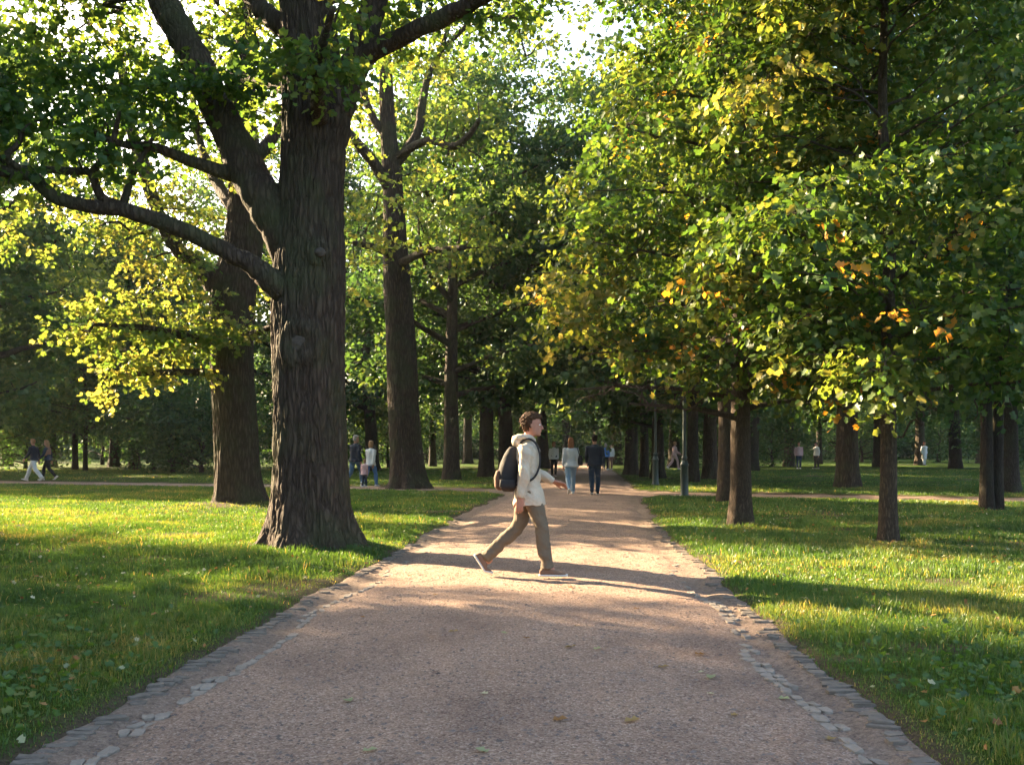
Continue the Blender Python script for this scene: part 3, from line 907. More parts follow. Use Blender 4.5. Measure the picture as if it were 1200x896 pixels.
clumps(f, w, YB, [
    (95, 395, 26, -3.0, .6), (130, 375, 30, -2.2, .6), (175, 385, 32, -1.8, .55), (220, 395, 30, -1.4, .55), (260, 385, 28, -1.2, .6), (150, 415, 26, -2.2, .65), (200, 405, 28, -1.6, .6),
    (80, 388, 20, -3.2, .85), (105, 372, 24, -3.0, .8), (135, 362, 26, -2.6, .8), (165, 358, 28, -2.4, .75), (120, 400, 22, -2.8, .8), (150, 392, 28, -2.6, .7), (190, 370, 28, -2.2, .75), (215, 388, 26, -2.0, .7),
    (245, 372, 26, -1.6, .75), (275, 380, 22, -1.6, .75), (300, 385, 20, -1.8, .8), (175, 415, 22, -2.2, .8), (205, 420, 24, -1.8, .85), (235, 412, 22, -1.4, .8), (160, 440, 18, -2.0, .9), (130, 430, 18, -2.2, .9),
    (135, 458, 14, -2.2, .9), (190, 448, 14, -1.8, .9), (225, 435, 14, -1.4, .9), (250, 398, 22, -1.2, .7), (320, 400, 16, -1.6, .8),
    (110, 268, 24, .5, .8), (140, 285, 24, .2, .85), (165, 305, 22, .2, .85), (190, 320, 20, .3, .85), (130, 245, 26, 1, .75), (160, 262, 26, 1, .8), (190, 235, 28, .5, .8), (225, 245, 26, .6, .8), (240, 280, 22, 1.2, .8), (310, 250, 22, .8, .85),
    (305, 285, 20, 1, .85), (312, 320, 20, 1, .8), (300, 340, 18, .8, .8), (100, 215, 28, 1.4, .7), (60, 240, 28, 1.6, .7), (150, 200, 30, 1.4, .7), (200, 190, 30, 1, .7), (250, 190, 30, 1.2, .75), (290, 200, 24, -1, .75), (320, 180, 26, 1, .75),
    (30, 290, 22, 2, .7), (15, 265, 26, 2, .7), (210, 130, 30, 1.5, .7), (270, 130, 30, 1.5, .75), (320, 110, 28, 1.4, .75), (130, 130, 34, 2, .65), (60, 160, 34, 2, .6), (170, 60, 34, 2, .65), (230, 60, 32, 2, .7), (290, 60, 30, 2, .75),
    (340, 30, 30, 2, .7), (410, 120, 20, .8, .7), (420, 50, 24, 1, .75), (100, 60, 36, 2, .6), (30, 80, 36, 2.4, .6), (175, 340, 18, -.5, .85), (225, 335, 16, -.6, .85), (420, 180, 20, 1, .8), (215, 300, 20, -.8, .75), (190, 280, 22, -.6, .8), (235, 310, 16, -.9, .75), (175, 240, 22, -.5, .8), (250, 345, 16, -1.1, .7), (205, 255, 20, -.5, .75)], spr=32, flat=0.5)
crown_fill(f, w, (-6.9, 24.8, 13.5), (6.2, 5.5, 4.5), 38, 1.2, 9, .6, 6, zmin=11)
finish_tree("oak_tree", (-6.5, 23.7, 0), tV, tQ, w, f, M_OAKBARK, M_OAKLEAF,
            "thick forked oak with sunlit low branch, behind and left of the biggest oak", 'tree', 'old oaks left of the path')

# ---------------- third oak, straight trunk
YC = 33.5
w = Wood(303); f = Foliage(0.18, False, 11, spread=0.6, droop=0.15, seed=303)
tr = lim(YC, [(481, 580, 21), (477, 540, 19), (473, 480, 18), (470, 400, 17.5), (466, 340, 16.5), (463, 280, 14), (460, 210, 11.5), (455, 150, 9.5), (452, 90, 8), (450, 20, 6), (452, -60, 3.5)])
tV, tQ, tp = bark_trunk(tr, nseg=150, dz=0.07, flare=0.45, roots=6, ridge=0.026, kx=13, kz=1.6, seed=3)
w.pts.append(tp[80:, :3]); w.rad.append(tp[80:, 3])
def limb_pc(rows, nseg=9):
    c = lim(YC, rows)
    return w.limb(c, n=max(8, len(rows) * 6), nseg=nseg, rough=0.03)
limb_pc([(460, 225, 8), (437, 190, 6.5, -.5), (408, 155, 5.5, -1), (385, 130, 4, -1.4), (350, 110, 3, -2)])
limb_pc([(455, 160, 6), (438, 140, 5), (425, 108, 4), (415, 60, 3)])
limb_pc([(462, 195, 7), (488, 158, 5.5), (494, 130, 5), (500, 95, 4), (516, 60, 3), (530, 20, 2.5)])
limb_pc([(463, 185, 5), (500, 165, 4.5, -1), (530, 172, 4, -1.5), (548, 160, 3.5, -2), (562, 140, 2.5, -2.4)])
limb_pc([(462, 300, 5), (440, 290, 4, -1.5), (415, 285, 3, -2.6)])
limb_pc([(466, 310, 5), (500, 295, 4, -2), (545, 290, 3, -3.4)])
limb_pc([(516, 60, 3), (560, 22, 3), (600, 20, 2.5), (618, 8, 2), (640, -20, 2)])
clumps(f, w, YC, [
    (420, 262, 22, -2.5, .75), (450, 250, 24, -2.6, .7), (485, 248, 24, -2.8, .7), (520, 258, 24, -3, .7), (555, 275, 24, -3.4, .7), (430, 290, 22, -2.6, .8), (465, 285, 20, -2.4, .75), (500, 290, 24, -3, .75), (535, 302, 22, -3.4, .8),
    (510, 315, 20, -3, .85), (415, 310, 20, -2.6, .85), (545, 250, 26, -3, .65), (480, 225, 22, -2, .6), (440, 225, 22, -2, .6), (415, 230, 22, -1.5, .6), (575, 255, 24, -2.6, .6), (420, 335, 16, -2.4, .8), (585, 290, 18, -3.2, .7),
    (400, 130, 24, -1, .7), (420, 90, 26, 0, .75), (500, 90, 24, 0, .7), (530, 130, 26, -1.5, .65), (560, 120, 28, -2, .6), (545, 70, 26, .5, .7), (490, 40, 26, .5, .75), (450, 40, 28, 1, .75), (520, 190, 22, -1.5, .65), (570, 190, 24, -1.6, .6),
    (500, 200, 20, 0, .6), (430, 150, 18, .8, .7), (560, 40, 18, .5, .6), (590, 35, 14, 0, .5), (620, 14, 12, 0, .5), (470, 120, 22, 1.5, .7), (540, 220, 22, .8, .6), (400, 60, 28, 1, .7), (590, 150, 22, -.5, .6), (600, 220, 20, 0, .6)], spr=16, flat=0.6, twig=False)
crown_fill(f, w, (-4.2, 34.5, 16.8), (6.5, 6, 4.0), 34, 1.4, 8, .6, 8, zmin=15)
finish_tree("oak_tree", (-3.5, 33.5, 0), tV, tQ, w, f, M_OAKBARK, M_OAKLEAF,
            "tall straight oak trunk on the lawn just right of the family of three", 'tree', 'old oaks left of the path')

# ---------------- prototypes
proto('broad1', seed=11, H=21, r0=0.38, base=4.2, cr=6.6, nl=20, leaf=0.24, per=12, spr=17, tint=.45, bark=M_OAKBARK, leafm=M_FARLEAF)
proto('broad2', seed=12, H=24, r0=0.40, base=5.5, cr=6.2, nl=22, leaf=0.24, per=12, spr=12, tint=.50, bark=M_BARK2, leafm=M_FARLEAF, shape='col')
proto('broad3', seed=13, H=18, r0=0.36, base=3.0, cr=5.2, nl=20, leaf=0.24, per=12, spr=17, tint=.5, bark=M_BARK2, leafm=M_FARLEAF, lean=(0.6, 0.3))
proto('slim', seed=14, H=15, r0=0.17, base=2.6, cr=3.6, nl=16, leaf=0.22, per=11, spr=16, tint=.5, bark=M_BARK2, leafm=M_FARLEAF, shape='col')
proto('bush', seed=15, H=4.6, r0=0.10, base=0.3, cr=2.6, nl=16, leaf=0.16, per=10, spr=20, tint=.35, bark=M_BARK2, leafm=M_FARLEAF, shape='col', clR=0.9)

# ---------------- maples on the right (near)
def maple(seed, px, Y, H, r0, base, cr, nl, label, group, extra=(), leaf=0.108, spr=40, autumn=0.014, tint=.5, near=True, per=13, asym=None):
    x = (px - CX) / F_PX * Y
    ex = []
    for (qx, qy, qr, dY, ti, au) in extra:
        q = P(qx, qy, Y + dY); ex.append((q[0] - x, dY, q[2] - gz(x, Y), qr / F_PX * (Y + dY), ti, au))
    g_ = generic_tree(seed, H, r0, base, cr, nl=nl, leaf=leaf, per=per, near=near, spr=spr, tint=tint, shape='cone', extra=ex, rise=0.42, autumn=autumn, droop=0.38, flare=0.26, clR=0.72, twiggy=True)
    root = empty("maple_tree", (x, Y, gz(x, Y))); tag(root, label, 'tree', group)
    obj("trunk", g_['t'], M_MAPLEBARK, root); obj("branches", g_['w'], M_MAPLEBARK, root)
    # boughs over the path are cut back to walking clearance
    ff = g_['f']
    for k in range(len(ff.S)):
        wx, wz = ff.S[k][:, 0] + x, ff.S[k][:, 2]
        lo = 2.9 + (Y - 17.3) * 0.19
        kp = ~((wx < x - 0.55 * cr * 0.6) & (wz < lo + 0.35 * np.clip(x - 1.2 - wx, 0, 3) * 0.5))
        kp &= wz > 2.25 + (Y - 14.4) * 0.09
        ff.S[k], ff.D[k], ff.T[k] = ff.S[k][kp], ff.D[k][kp], ff.T[k][kp]
        ff.A[k] = np.asarray(ff.A[k])[kp]
    ff.build("crown", M_MAPLELEAF, root)
    return root
MG = 'maples on the right lawn'
maple(51, 868, 17.3, 14.5, 0.185, 2.1, 3.7, 46, "maple with sunlit left trunk edge, nearest to the right path edge", MG,  # extra clumps: sunlight put into the leaf colour by raised tints
      extra=[(800, 462, 20, -1, .8, 0.05), (822, 440, 24, -1.2, .75, 0), (850, 455, 22, -1.5, .8, .1), (880, 470, 18, -1.5, .85, .1), (905, 450, 22, -1, .7, 0), (880, 488, 11, -1.5, .9, .3), (765, 415, 26, -.5, .75, 0), (725, 385, 28, 0, .75, .05),
             (695, 350, 28, .3, .8, .05), (672, 385, 20, 0, .85, 0), (655, 355, 20, 0, .8, .05), (638, 352, 13, 0, .85, 0), (705, 420, 14, 0, .85, 0), (740, 425, 16, -.3, .85, .1), (930, 430, 24, -.6, .6, 0), (680, 310, 24, .3, .8, 0), (720, 330, 28, 0, .75, 0), (800, 400, 28, -1.2, .7, .1)])
maple(52, 1041, 14.4, 13.0, 0.125, 2.4, 3.4, 46, "slender young maple with sunlit left flank, nearest tree on the right lawn", MG,  # high tints here paint the skirt leaves as sunlit
      extra=[(950, 448, 22, -.6, .8, 0), (975, 466, 16, -.8, .85, 0), (1002, 478, 12, -1, .9, .1), (1018, 462, 16, -1.2, .8, 0), (1060, 462, 18, -1.2, .8, 0), (1090, 478, 18, -.8, .85, 0), (1120, 486, 16, -.5, .9, 0), (1142, 492, 12, -.3, .9, 0),
             (1082, 498, 11, -.8, .9, 0), (938, 420, 24, -.3, .75, 0), (1050, 435, 22, -1.2, .7, .1), (1000, 430, 22, -1.2, .7, 0)])
maple(53, 851, 25.0, 17.0, 0.22, 4.6, 5.3, 42, "maple whose rough trunk shows just left of and behind the path-side maple", MG, leaf=0.16, spr=26, near=False, per=12)

# ---------------- middle distance trees
def at(px, Y): return (px - CX) / F_PX * Y
plant('broad1', at(529, 42.0), 42.0, "dark oak trunk just right of the straight third oak, beside the side path", 'oak_tree', 0.4, 0.92, group='old oaks left of the path')
plant('broad2', at(570, 46.5), 46.5, "dark double-stemmed lime behind the walking man, left stem of the pair", 'lime_tree', 1.1, 0.9)
plant('broad3', at(594, 47.5), 47.5, "leaning dark stem rising close against the double-stemmed lime behind the walking man", 'lime_tree', 2.7, 1.05, tilt=0.05)
plant('broad2', at(740, 49.0), 49.0, "broad dark lime trunk left of the far lamp post, beside the distant path", 'lime_tree', 2.0, 0.85)
plant('slim', at(755, 45.5), 45.5, "thin dark trunk between the broad lime and the far lamp post", 'lime_tree', 0.3, 1.2)
plant('broad3', at(771, 43.5), 43.5, "dark trunk hidden directly behind the far lamp post", 'lime_tree', 4.0, 0.8)
plant('slim', at(812, 39.0), 39.0, "dark slim trunk rising just right of the nearer lamp post", 'lime_tree', 5.0, 1.35)
plant('broad1', at(832, 43.0), 43.0, "thick black trunk in shade between the nearer lamp post and the maples", 'lime_tree', 3.2, 0.85)
plant('broad1', at(993, 33.0), 33.0, "thick dark trunk on the shaded lawn between the two nearest maples", 'lime_tree', 2.2, 0.98)
plant('slim', at(1156, 21.8), 21.8, "left stem of the dark twin trunks near the right picture edge", 'lime_tree', 1.5, 0.80, sz=1.15)
plant('slim', at(1168, 21.9), 21.9, "right stem of the dark twin trunks near the right picture edge", 'lime_tree', 3.6, 0.75, tilt=-0.02, sz=1.1)
plant('broad3', at(1180, 30.0), 30.0, "dark trunk behind the twin trunks, beyond the narrow path at the right edge", 'lime_tree', 0.7, 0.95)

# ---------------- distant trees one can still tell apart
FG = 'distant park trees'
far = [
    (8, 72, 'broad1', "distant tree with low dark crown at the very left edge of the lawn", 1.0),
    (60, 69, 'broad3', "distant dark tree directly behind the strolling couple on the far left", 1.0),
    (88, 62, 'slim', "slim distant trunk just right of the strolling couple", 1.1),
    (100, 58, 'slim', "thinner pale-sided distant trunk, second right of the strolling couple", .8),
    (133, 70, 'broad3', "leaning distant tree with a small sunlit low branch, left of the dark shrubbery", 1.0),
    (158, 62, 'broad3', "slanting dark double trunk in front of the shrubbery, left background", .95),
    (215, 74, 'broad2', "tall dark tree rising behind the big shrub left of the forked oak", 1.0),
    (330, 60, 'broad2', "distant tree in the gap between the two thickest oaks", 0.9),
    (385, 66, 'broad1', "distant tree whose crown fills the space above the family", 1.0),
    (437, 58, 'broad3', "dark-crowned tree behind the family of three", 1.1),
    (507, 72, 'slim', "leaning pale-streaked trunk between the third oak and the dark oak", 1.5),
    (548, 82, 'broad2', "distant tree seen through the gap left of the walking man", 1.0),
    (612, 84, 'broad1', "distant tree on the left side of the far path end", 1.0),
    (637, 64, 'broad3', "tree beside the far path above the woman in black trousers", 1.1),
    (722, 78, 'broad2', "wide dark trunk at the right side of the far path end", 1.1),
    (700, 104, 'broad1', "far tree closing the view at the end of the main path", 1.1),
    (665, 112, 'broad3', "farthest tree straight above the strolling pair on the path", 1.3),
    (790, 66, 'broad2', "distant tree behind the person with the pushchair", 0.95),
    (880, 58, 'broad3', "distant tree seen between the path-side maple and the thick dark trunk", 1.1),
    (925, 72, 'broad1', "distant tree with low-hanging crown left of the thick dark trunk", 1.0),
    (960, 80, 'slim', "pale grey-blue slim trunk just left of the thick dark trunk", 1.4),
    (1030, 68, 'broad2', "distant tree right behind the slender young maple", 1.0),
    (1078, 76, 'broad1', "distant tree behind the person in the pale coat on the right", 1.0),
    (1120, 64, 'broad3', "distant tree left of the twin trunks", 1.1),
    (1150, 84, 'broad2', "distant tree visible immediately left of the twin trunks' base", 1.0),
    (1215, 50, 'broad1', "distant tree at the right picture edge with dark overhanging crown", 0.95),
]
for i, (px, Y, k, lb, s_) in enumerate(far):
    plant(k, at(px, Y), Y, lb, 'broadleaf_tree', i * 1.7, s_, group=FG)
# shrubbery, left background
for i, (px, Y, s_, lb) in enumerate([(180, 57, 0.95, "small dark shrub at the left end of the shrubbery"), (203, 54, 1.15, "largest rounded shrub, left of the forked oak"), (236, 53, 1.05, "dense shrub tucked against the forked oak trunk"),
                                  (345, 62, 1.0, "dark shrub seen between the two thickest oaks"), (455, 66, 1.1, "black-green shrub behind the woman in the white jacket"), (500, 86, 1.0, "low shrub seen past the third oak"), (1010, 90, 1.2, "distant shrub behind the slender young maple"),
                                  (905, 70, 1.0, "dark shrub left of the thick dark trunk"), (1190, 60, 1.1, "grey-green shrub at the right picture edge"), (840, 62, 1.0, "dark shrub behind the path-side maple"), (765, 74, 0.9, "dark shrub beyond the far lamp post"), (30, 62, 1.1, "dark shrub left of the strolling couple"), (120, 78, 1.4, "big dark shrub beyond the slim distant trunks at the left"), (-20, 56, 1.3, "dark shrub at the very left picture edge"), (265, 70, 1.3, "far shrub hidden mostly by the forked oak trunk"), (600, 92, 1.5, "big shrub left of the far path end"), (745, 90, 1.5, "big shrub right of the far path end"), (1100, 92, 1.6, "big far shrub left of the twin trunks"), (980, 96, 1.6, "far shrub beyond the thick dark trunk")]):
    plant('bush', at(px, Y), Y, lb, 'shrub', i * 2.1, s_, cat='shrub', group='shrubs at the edge of the lawns', sz=s_ * random.uniform(.8, 1.05))

# trees outside the picture on the left whose crowns throw the shade over the foreground
OFF = [(-14.2, 12.5, 'broad1', 1.0, "level with the biggest oak"), (-22.3, 18.6, 'broad1', 1.05, "second in the slanting row"),
       (-30.3, 24.8, 'broad1', 1.05, "third in the slanting row"), (-24.2, 43.5, 'broad3', 1.2, "just beyond the side path"), (-17, 12, 'broad3', 1.1, "leaning behind the first in the row"),
       (-38.3, 30.0, 'broad1', 1.15, "fourth in the slanting row"), (-12.5, 5.5, 'broad3', 1.0, "leaning, nearest to the camera"), (-42, 32.5, 'broad1', 1.1, "last in the slanting row"),
       (-19, 7.5, 'broad1', 1.0, "second nearest to the camera"), (-29, 15.5, 'broad2', 1.0, "tall and column-shaped, behind near ones"), (-31, 49, 'broad1', 1.0, "beyond the side path, broad crown"),
       (-40, 62, 'broad2', 1.0, "tall column-shaped, beyond the side path"), (-50, 58, 'broad1', 1.0, "far out beyond the side path"), (-62, 74, 'broad2', 1.1, "tall, farthest of all"), (-38, 52, 'broad3', 1.1, "leaning, beyond the side path")]
for i, (x, y, k, s_, lb) in enumerate(OFF):
    plant(k, x, y, "shade tree outside the left edge, " + lb, 'broadleaf_tree', i * 2.3, s_, group='shade trees left of the view')

# woodland mass closing the horizon
mb = Foliage(0.55, False, 10, spread=1.6, droop=0.2, seed=77)
wr = np.random.default_rng(77)
for k in range(330):
    a = wr.uniform(-0.62, 0.62)
    dist = wr.uniform(112, 150)
    x, y = dist * a * 1.15, dist
    hz = wr.uniform(0.5, 1.0) ** 1.5 * 26
    mb.clump((x, y, hz * 0.9), (5, 4, 3), 30, .4)
for k in range(420):
    a = wr.uniform(-0.62, 0.62); dist = wr.uniform(112, 140)
    mb.clump((dist * a * 1.15, dist, wr.uniform(0.3, 5)), (5, 3, 2.5), 40, .35)
wo = mb.build("distant_woodland", M_FARLEAF, None)
tag(wo, kind='stuff', label="far-off wood closing the view behind all the park trees", cat='woodland')

# ================================================================== GRASS, WEEDS, LITTER, GRIT
def in_view(x, y, m=1.6):
    return np.abs(x) < 0.53 * y + m

def scatter(n, y0, y1, r, m=1.6, dmin=-0.02, power=1.0):
    y = y0 + (y1 - y0) * r.random(n)
    # uniform over trapezium
    k = r.random(n) < (0.53 * y + m) / (0.53 * y1 + m)
    y = y[k]
    x = (r.random(len(y)) * 2 - 1) * (0.53 * y + m)
    d = path_d(x, y)
    k = d > dmin
    return x[k], y[k], d[k]

gr = np.random.default_rng(5)
GV, GQ, GT, Gt = [], [], [], []
base_n = 0
def blades(x, y, d, h, wd, r, tint):
    global base_n
    n = len(x)
    z = gh(x, y) - 0.005
    a = r.random(n) * 2 * np.pi
    lean = np.abs(r.normal(size=n)) * 0.38 + 0.06
    la = r.random(n) * 2 * np.pi
    lx, ly = np.cos(la) * lean, np.sin(la) * lean
    wx, wy = np.cos(a) * wd * 0.5, np.sin(a) * wd * 0.5
    b = np.stack([x, y, z], -1)
    W = np.stack([wx, wy, np.zeros(n)], -1)
    m = b + np.stack([lx * h * 0.35, ly * h * 0.35, h * 0.55], -1)
    t = b + np.stack([lx * h * 1.15, ly * h * 1.15, h * (1.0 - 0.35 * lean)], -1)
    V = np.stack([b - W, b + W, m + W * 0.75, m - W * 0.75, t], 1)
    i = base_n + np.arange(n)[:, None] * 5
    GV.append(V.reshape(-1, 3)); GQ.append(i + np.array([[0, 1, 2, 3]])); GT.append(i + np.array([[3, 2, 4]]))
    Gt.append(tint)
    base_n += 5 * n

for (n, y0, y1, w0, hh) in ((330000, 3.6, 10, 0.0055, 0.062), (330000, 10, 19, 0.009, 0.068), (260000, 19, 34, 0.016, 0.055), (150000, 34, 62, 0.03, 0.035)):
    x, y, d = scatter(n, y0, y1, gr, dmin=-0.09 if y0 < 15 else 0.06)
    pn = fbm(x * 0.8, y * 0.8, seed=61)
    tall = fbm(x * 2.6, y * 2.6, seed=62)
    bare = fbm(x * 0.9, y * 0.9, seed=31, oct=3)
    keep = gr.random(len(x)) > smooth01(0.62, 0.8, bare) * 0.75
    for mx, my, rr_, h_ in MOUNDS:
        keep &= ~((x - mx)**2 + (y - my)**2 < (rr_ * 0.33)**2)
        keep &= gr.random(len(x)) > 0.6 * np.exp(-((x - mx)**2 + (y - my)**2) / (rr_ * rr_ * 0.25))
    x, y, d, pn, tall = x[keep], y[keep], d[keep], pn[keep], tall[keep]
    h = hh * (0.55 + 0.9 * gr.random(len(x))) * (0.6 + 0.9 * smooth01(0.35, 0.75, tall)) * (0.35 + 0.65 * smooth01(-0.09, 0.5, d))
    # longer unmown fringe on the right foreground lawn
    fr = smooth01(2.8, 4.2, x) * smooth01(9.0, 7.0, y) * smooth01(0.3, 1.0, d)
    h = h * (1 + 0.9 * fr * (gr.random(len(x)) < 0.35))
    tint = np.clip(0.42 + (pn - 0.5) * 1.1 + gr.normal(size=len(x)) * 0.14, 0, 0.93)
    dry = gr.random(len(x)) < 0.015
    tint[dry] = 0.97
    blades(x, y, d, h, w0 * (0.6 + 0.8 * gr.random(len(x))), gr, tint)
me = mesh_np("grass", np.concatenate(GV), [np.concatenate(GQ), np.concatenate(GT)], False,
             {"tint": ('FACE', np.concatenate(Gt + Gt)), "autumn": ('FACE', np.zeros(2 * base_n // 5))})
g_ = obj("grass", me, M_GRASS); tag(g_, "short green grass covering the lawns on both sides of the path", 'grass', kind='stuff')

def flat_leaves(name, x, y, z, size, r, mat, tint, up=0.35, au=None, parent=None):
    n = len(x)
    nm = norm(np.array([0, 0, 1.0]) + r.normal(size=(n, 3)) * up)
    ld = r.normal(size=(n, 3)); ld = norm(ld - nm * (ld * nm).sum(1, keepdims=True))
    bt = np.cross(nm, ld)
    LV, LF = LEAF_NEAR_V.copy(), LEAF_NEAR_F
    LV[:, 2] *= 1.6
    pos = np.stack([x, y, z], -1)
    V = pos[:, None] + size[:, None, None] * (LV[None, :, 0:1] * ld[:, None] + LV[None, :, 1:2] * bt[:, None] + LV[None, :, 2:3] * nm[:, None])
    F = (np.arange(n)[:, None, None] * len(LV) + LF[None]).reshape(-1, 5)
    me = mesh_np(name, V.reshape(-1, 3), [F], False, {"tint": ('FACE', np.repeat(tint, 2)), "autumn": ('FACE', np.repeat(np.zeros(n) if au is None else au, 2))})
    return obj(name, me, mat, parent)

# broad-leaved weeds low in the foreground turf
def weed_patch(name, cx, cy, rx, ry, n, lab):
    x = cx + gr.normal(size=n) * rx; y = cy + gr.normal(size=n) * ry
    k = (path_d(x, y) > 0.12) & (y > 3.7)
    x, y = x[k], y[k]
    z = gh(x, y) + gr.uniform(0.03, 0.085, len(x))
    o = flat_leaves(name, x, y, z, gr.uniform(0.025, 0.06, len(x)), gr, M_GRASS, np.clip(gr.normal(size=len(x)) * 0.15 + 0.35, 0, .8), 0.45)
    tag(o, lab, 'ground cover', kind='stuff')
weed_patch("clover", -3.4, 5.6, 0.8, 1.1, 1500, "broad-leaved clover in the shaded turf at the lower left")
weed_patch("clover", 3.4, 5.3, 0.8, 1.0, 1900, "broad-leaved clover and plantain in the turf at the lower right")

# tiny leaf litter in the grass, too many to count
x, y, d = scatter(6000, 3.8, 22, gr, dmin=0.05)
k = gr.random(len(x)) < 0.5 + 0.5 * (fbm(x, y, seed=81) > 0.5)
x, y = x[k], y[k]
o = flat_leaves("leaf_litter", x, y, gh(x, y) + gr.uniform(0.03, 0.06, len(x)), gr.uniform(0.02, 0.05, len(x)), gr, M_LITTER, gr.random(len(x)), 0.5)
tag(o, "small dry leaves and scraps scattered through the lawn grass", 'leaf litter', kind='stuff')

# grit and twig scraps on the path
n = 16000
y = 3.8 + 22 * gr.random(n)**1.5; x = np.interp(y, PC[:, 0], PC[:, 1]) + (gr.random(n) * 2 - 1) * 2.2
k = path_d(x, y) < -0.02
x, y = x[k], y[k]; n = len(x)
z = path_z(x, y)
s_ = 0.004 + 0.010 * gr.random(n)**3
BV = np.array([[1, 0, 0], [0, 1, 0], [-1, 0, 0], [0, -1, 0], [0, 0, 0.7], [0, 0, -0.6]])
BT = np.array([[0, 1, 4], [1, 2, 4], [2, 3, 4], [3, 0, 4], [1, 0, 5], [2, 1, 5], [3, 2, 5], [0, 3, 5]])
st = 1 + 1.2 * gr.random(n) * (gr.random(n) < 0.5)
aa = gr.random(n) * 6.28
lx = BV[None, :, 0] * s_[:, None] * st[:, None]; ly = BV[None, :, 1] * s_[:, None]
VX = x[:, None] + lx * np.cos(aa)[:, None] - ly * np.sin(aa)[:, None]
VY = y[:, None] + lx * np.sin(aa)[:, None] + ly * np.cos(aa)[:, None]
VZ = z[:, None] + BV[None, :, 2] * s_[:, None]
V = np.stack([VX, VY, VZ], -1).reshape(-1, 3)
me = mesh_np("grit", V, [(np.arange(n)[:, None, None] * 6 + BT[None]).reshape(-1, 3)], False)
o = obj("grit", me, M_PEBBLE); tag(o, "coarse grit and crumbs of stone on the path surface", 'grit', kind='stuff')

# single fallen leaves on the gravel one can point at
LFV, LFT = LEAF_NEAR_V, LEAF_NEAR_F
leaf_protos = []
for k, tt in enumerate((0.1, 0.45, 0.72, 0.95)):
    V = LEAF_NEAR_V * 1.0; V[:, 2] = V[:, 2] * 2.2 + 0.10 * (V[:, 0] - 0.5)**2 * 3 + 0.02
    V[:, 0] -= 0.5; V[:, 1] *= 1.0
    leaf_protos.append(mesh_np("fallen_leaf", V, [LEAF_NEAR_F], False, {"tint": ('FACE', [tt, tt]), "autumn": ('FACE', [0.0, 0.0])}))
    leaf_protos[-1].materials.append(M_LITTER)
spots = [(590, 748, 2), (700, 765, 2), (668, 764, 1), (568, 819, 3), (409, 826, 2), (564, 889, 2), (434, 888, 2), (657, 851, 0), (740, 850, 1), (833, 815, 3), (833, 796, 2),
         (860, 839, 1), (973, 865, 1), (919, 819, 2), (892, 776, 2), (822, 790, 3), (676, 737, 1), (778, 784, 1), (745, 716, 0), (617, 754, 0), (531, 744, 1), (480, 676, 0), (669, 692, 0), (425, 725, 0), (820, 770, 0), (510, 700, 1)]
for i, (px, py, k) in enumerate(spots):
    Y = ground_Y(py); x_ = at(px, Y)
    o = bpy.data.objects.new("fallen_leaf", leaf_protos[k]); COL.objects.link(o)
    s1 = random.uniform(0.045, 0.085)
    o.location = (x_, Y, float(path_z(np.array([x_]), np.array([Y]))[0]) + 0.004)
    o.rotation_euler = (random.uniform(-.15, .15), random.uniform(-.15, .15), random.uniform(0, 6.28)); o.scale = (s1, s1 * random.uniform(.6, 1), s1)
    tone = ["brown", "yellowish brown", "pale green", "pale yellow"][k]
    vert = "at the bottom edge" if py > 870 else "in the near foreground" if py > 812 else "halfway to the walking man" if py > 755 else "just nearer than the man's shadow" if py > 712 else "beside the man's shadow"
    hor = "far left" if px < 450 else "left of centre" if px < 585 else "near the centre" if px < 690 else "right of centre" if px < 800 else "towards the right kerb" if px < 880 else "by the right kerb"
    tag(o, f"{tone} fallen leaf on gravel {vert}, {hor}", 'leaf', 'fallen leaves on the gravel path')

# ================================================================== LAMP POSTS
def lathe(prof, nseg=24):
    a = np.linspace(0, 2 * np.pi, nseg, endpoint=False)
    V = np.array([[r * math.cos(t), r * math.sin(t), z] for r, z in prof for t in a])
    i = np.arange(len(prof) - 1)[:, None] * nseg; j = np.arange(nseg)[None]
    Q = np.stack([i + j, i + (j + 1) % nseg, i + nseg + (j + 1) % nseg, i + nseg + j], -1).reshape(-1, 4)
    return V, Q, None
def lamp_post(px, Y, lab, sc=1.0):
    x = at(px, Y)
    root = empty("street_lamp", (x, Y, gz(x, Y) - 0.02)); root.scale = (sc,) * 3
    tag(root, lab, 'street lamp', 'lamp posts beside the path')
    m = MB(); m.add(*lathe([(0.001, -.1), (.14, -.1), (.14, .06), (.125, .09), (.115, .12), (.108, .9), (.125, .93), (.125, .97), (.095, 1.0), (.08, 1.08), (.001, 1.08)])); m.build("base", M_IRON, root)
    m = MB(); m.add(*lathe([(0.05, 1.07), (.058, 1.09), (.052, 1.25), (.038, 3.9), (.055, 3.93), (.055, 3.98), (.03, 4.02), (.03, 4.08), (.001, 4.08)])); m.build("pole", M_IRON, root)
    m = MB(); m.add(*lathe([(.066, 1.1), (.082, 1.12), (.082, 1.17), (.066, 1.2)])); m.build("collar", M_IRON, root)
    h = MB(); h.add(*lathe([(.001, 4.06), (.11, 4.07), (.12, 4.10), (.11, 4.12), (.001, 4.12)])); h.add(*lathe([(.24, 4.46), (.24, 4.48), (.10, 4.60), (.04, 4.64), (.03, 4.70), (.001, 4.73)]))
    for k in range(4):
        a = k * math.pi / 2 + .785
        h.add(*tube([[.11 * math.cos(a), .11 * math.sin(a), 4.1], [.225 * math.cos(a), .225 * math.sin(a), 4.47]], .01, 6))
    h.build("lantern_frame", M_IRON, root)
    g2 = MB(); g2.add(*lathe([(.095, 4.12), (.20, 4.46)])); g2.build("lantern_glass", M_GLASS, root)
lamp_post(768, 36.0, "dark green lamp post farther back, at the right corner of the path crossing")
lamp_post(802, 28.0, "nearer dark green lamp post with stout fluted base, by the side path entrance")

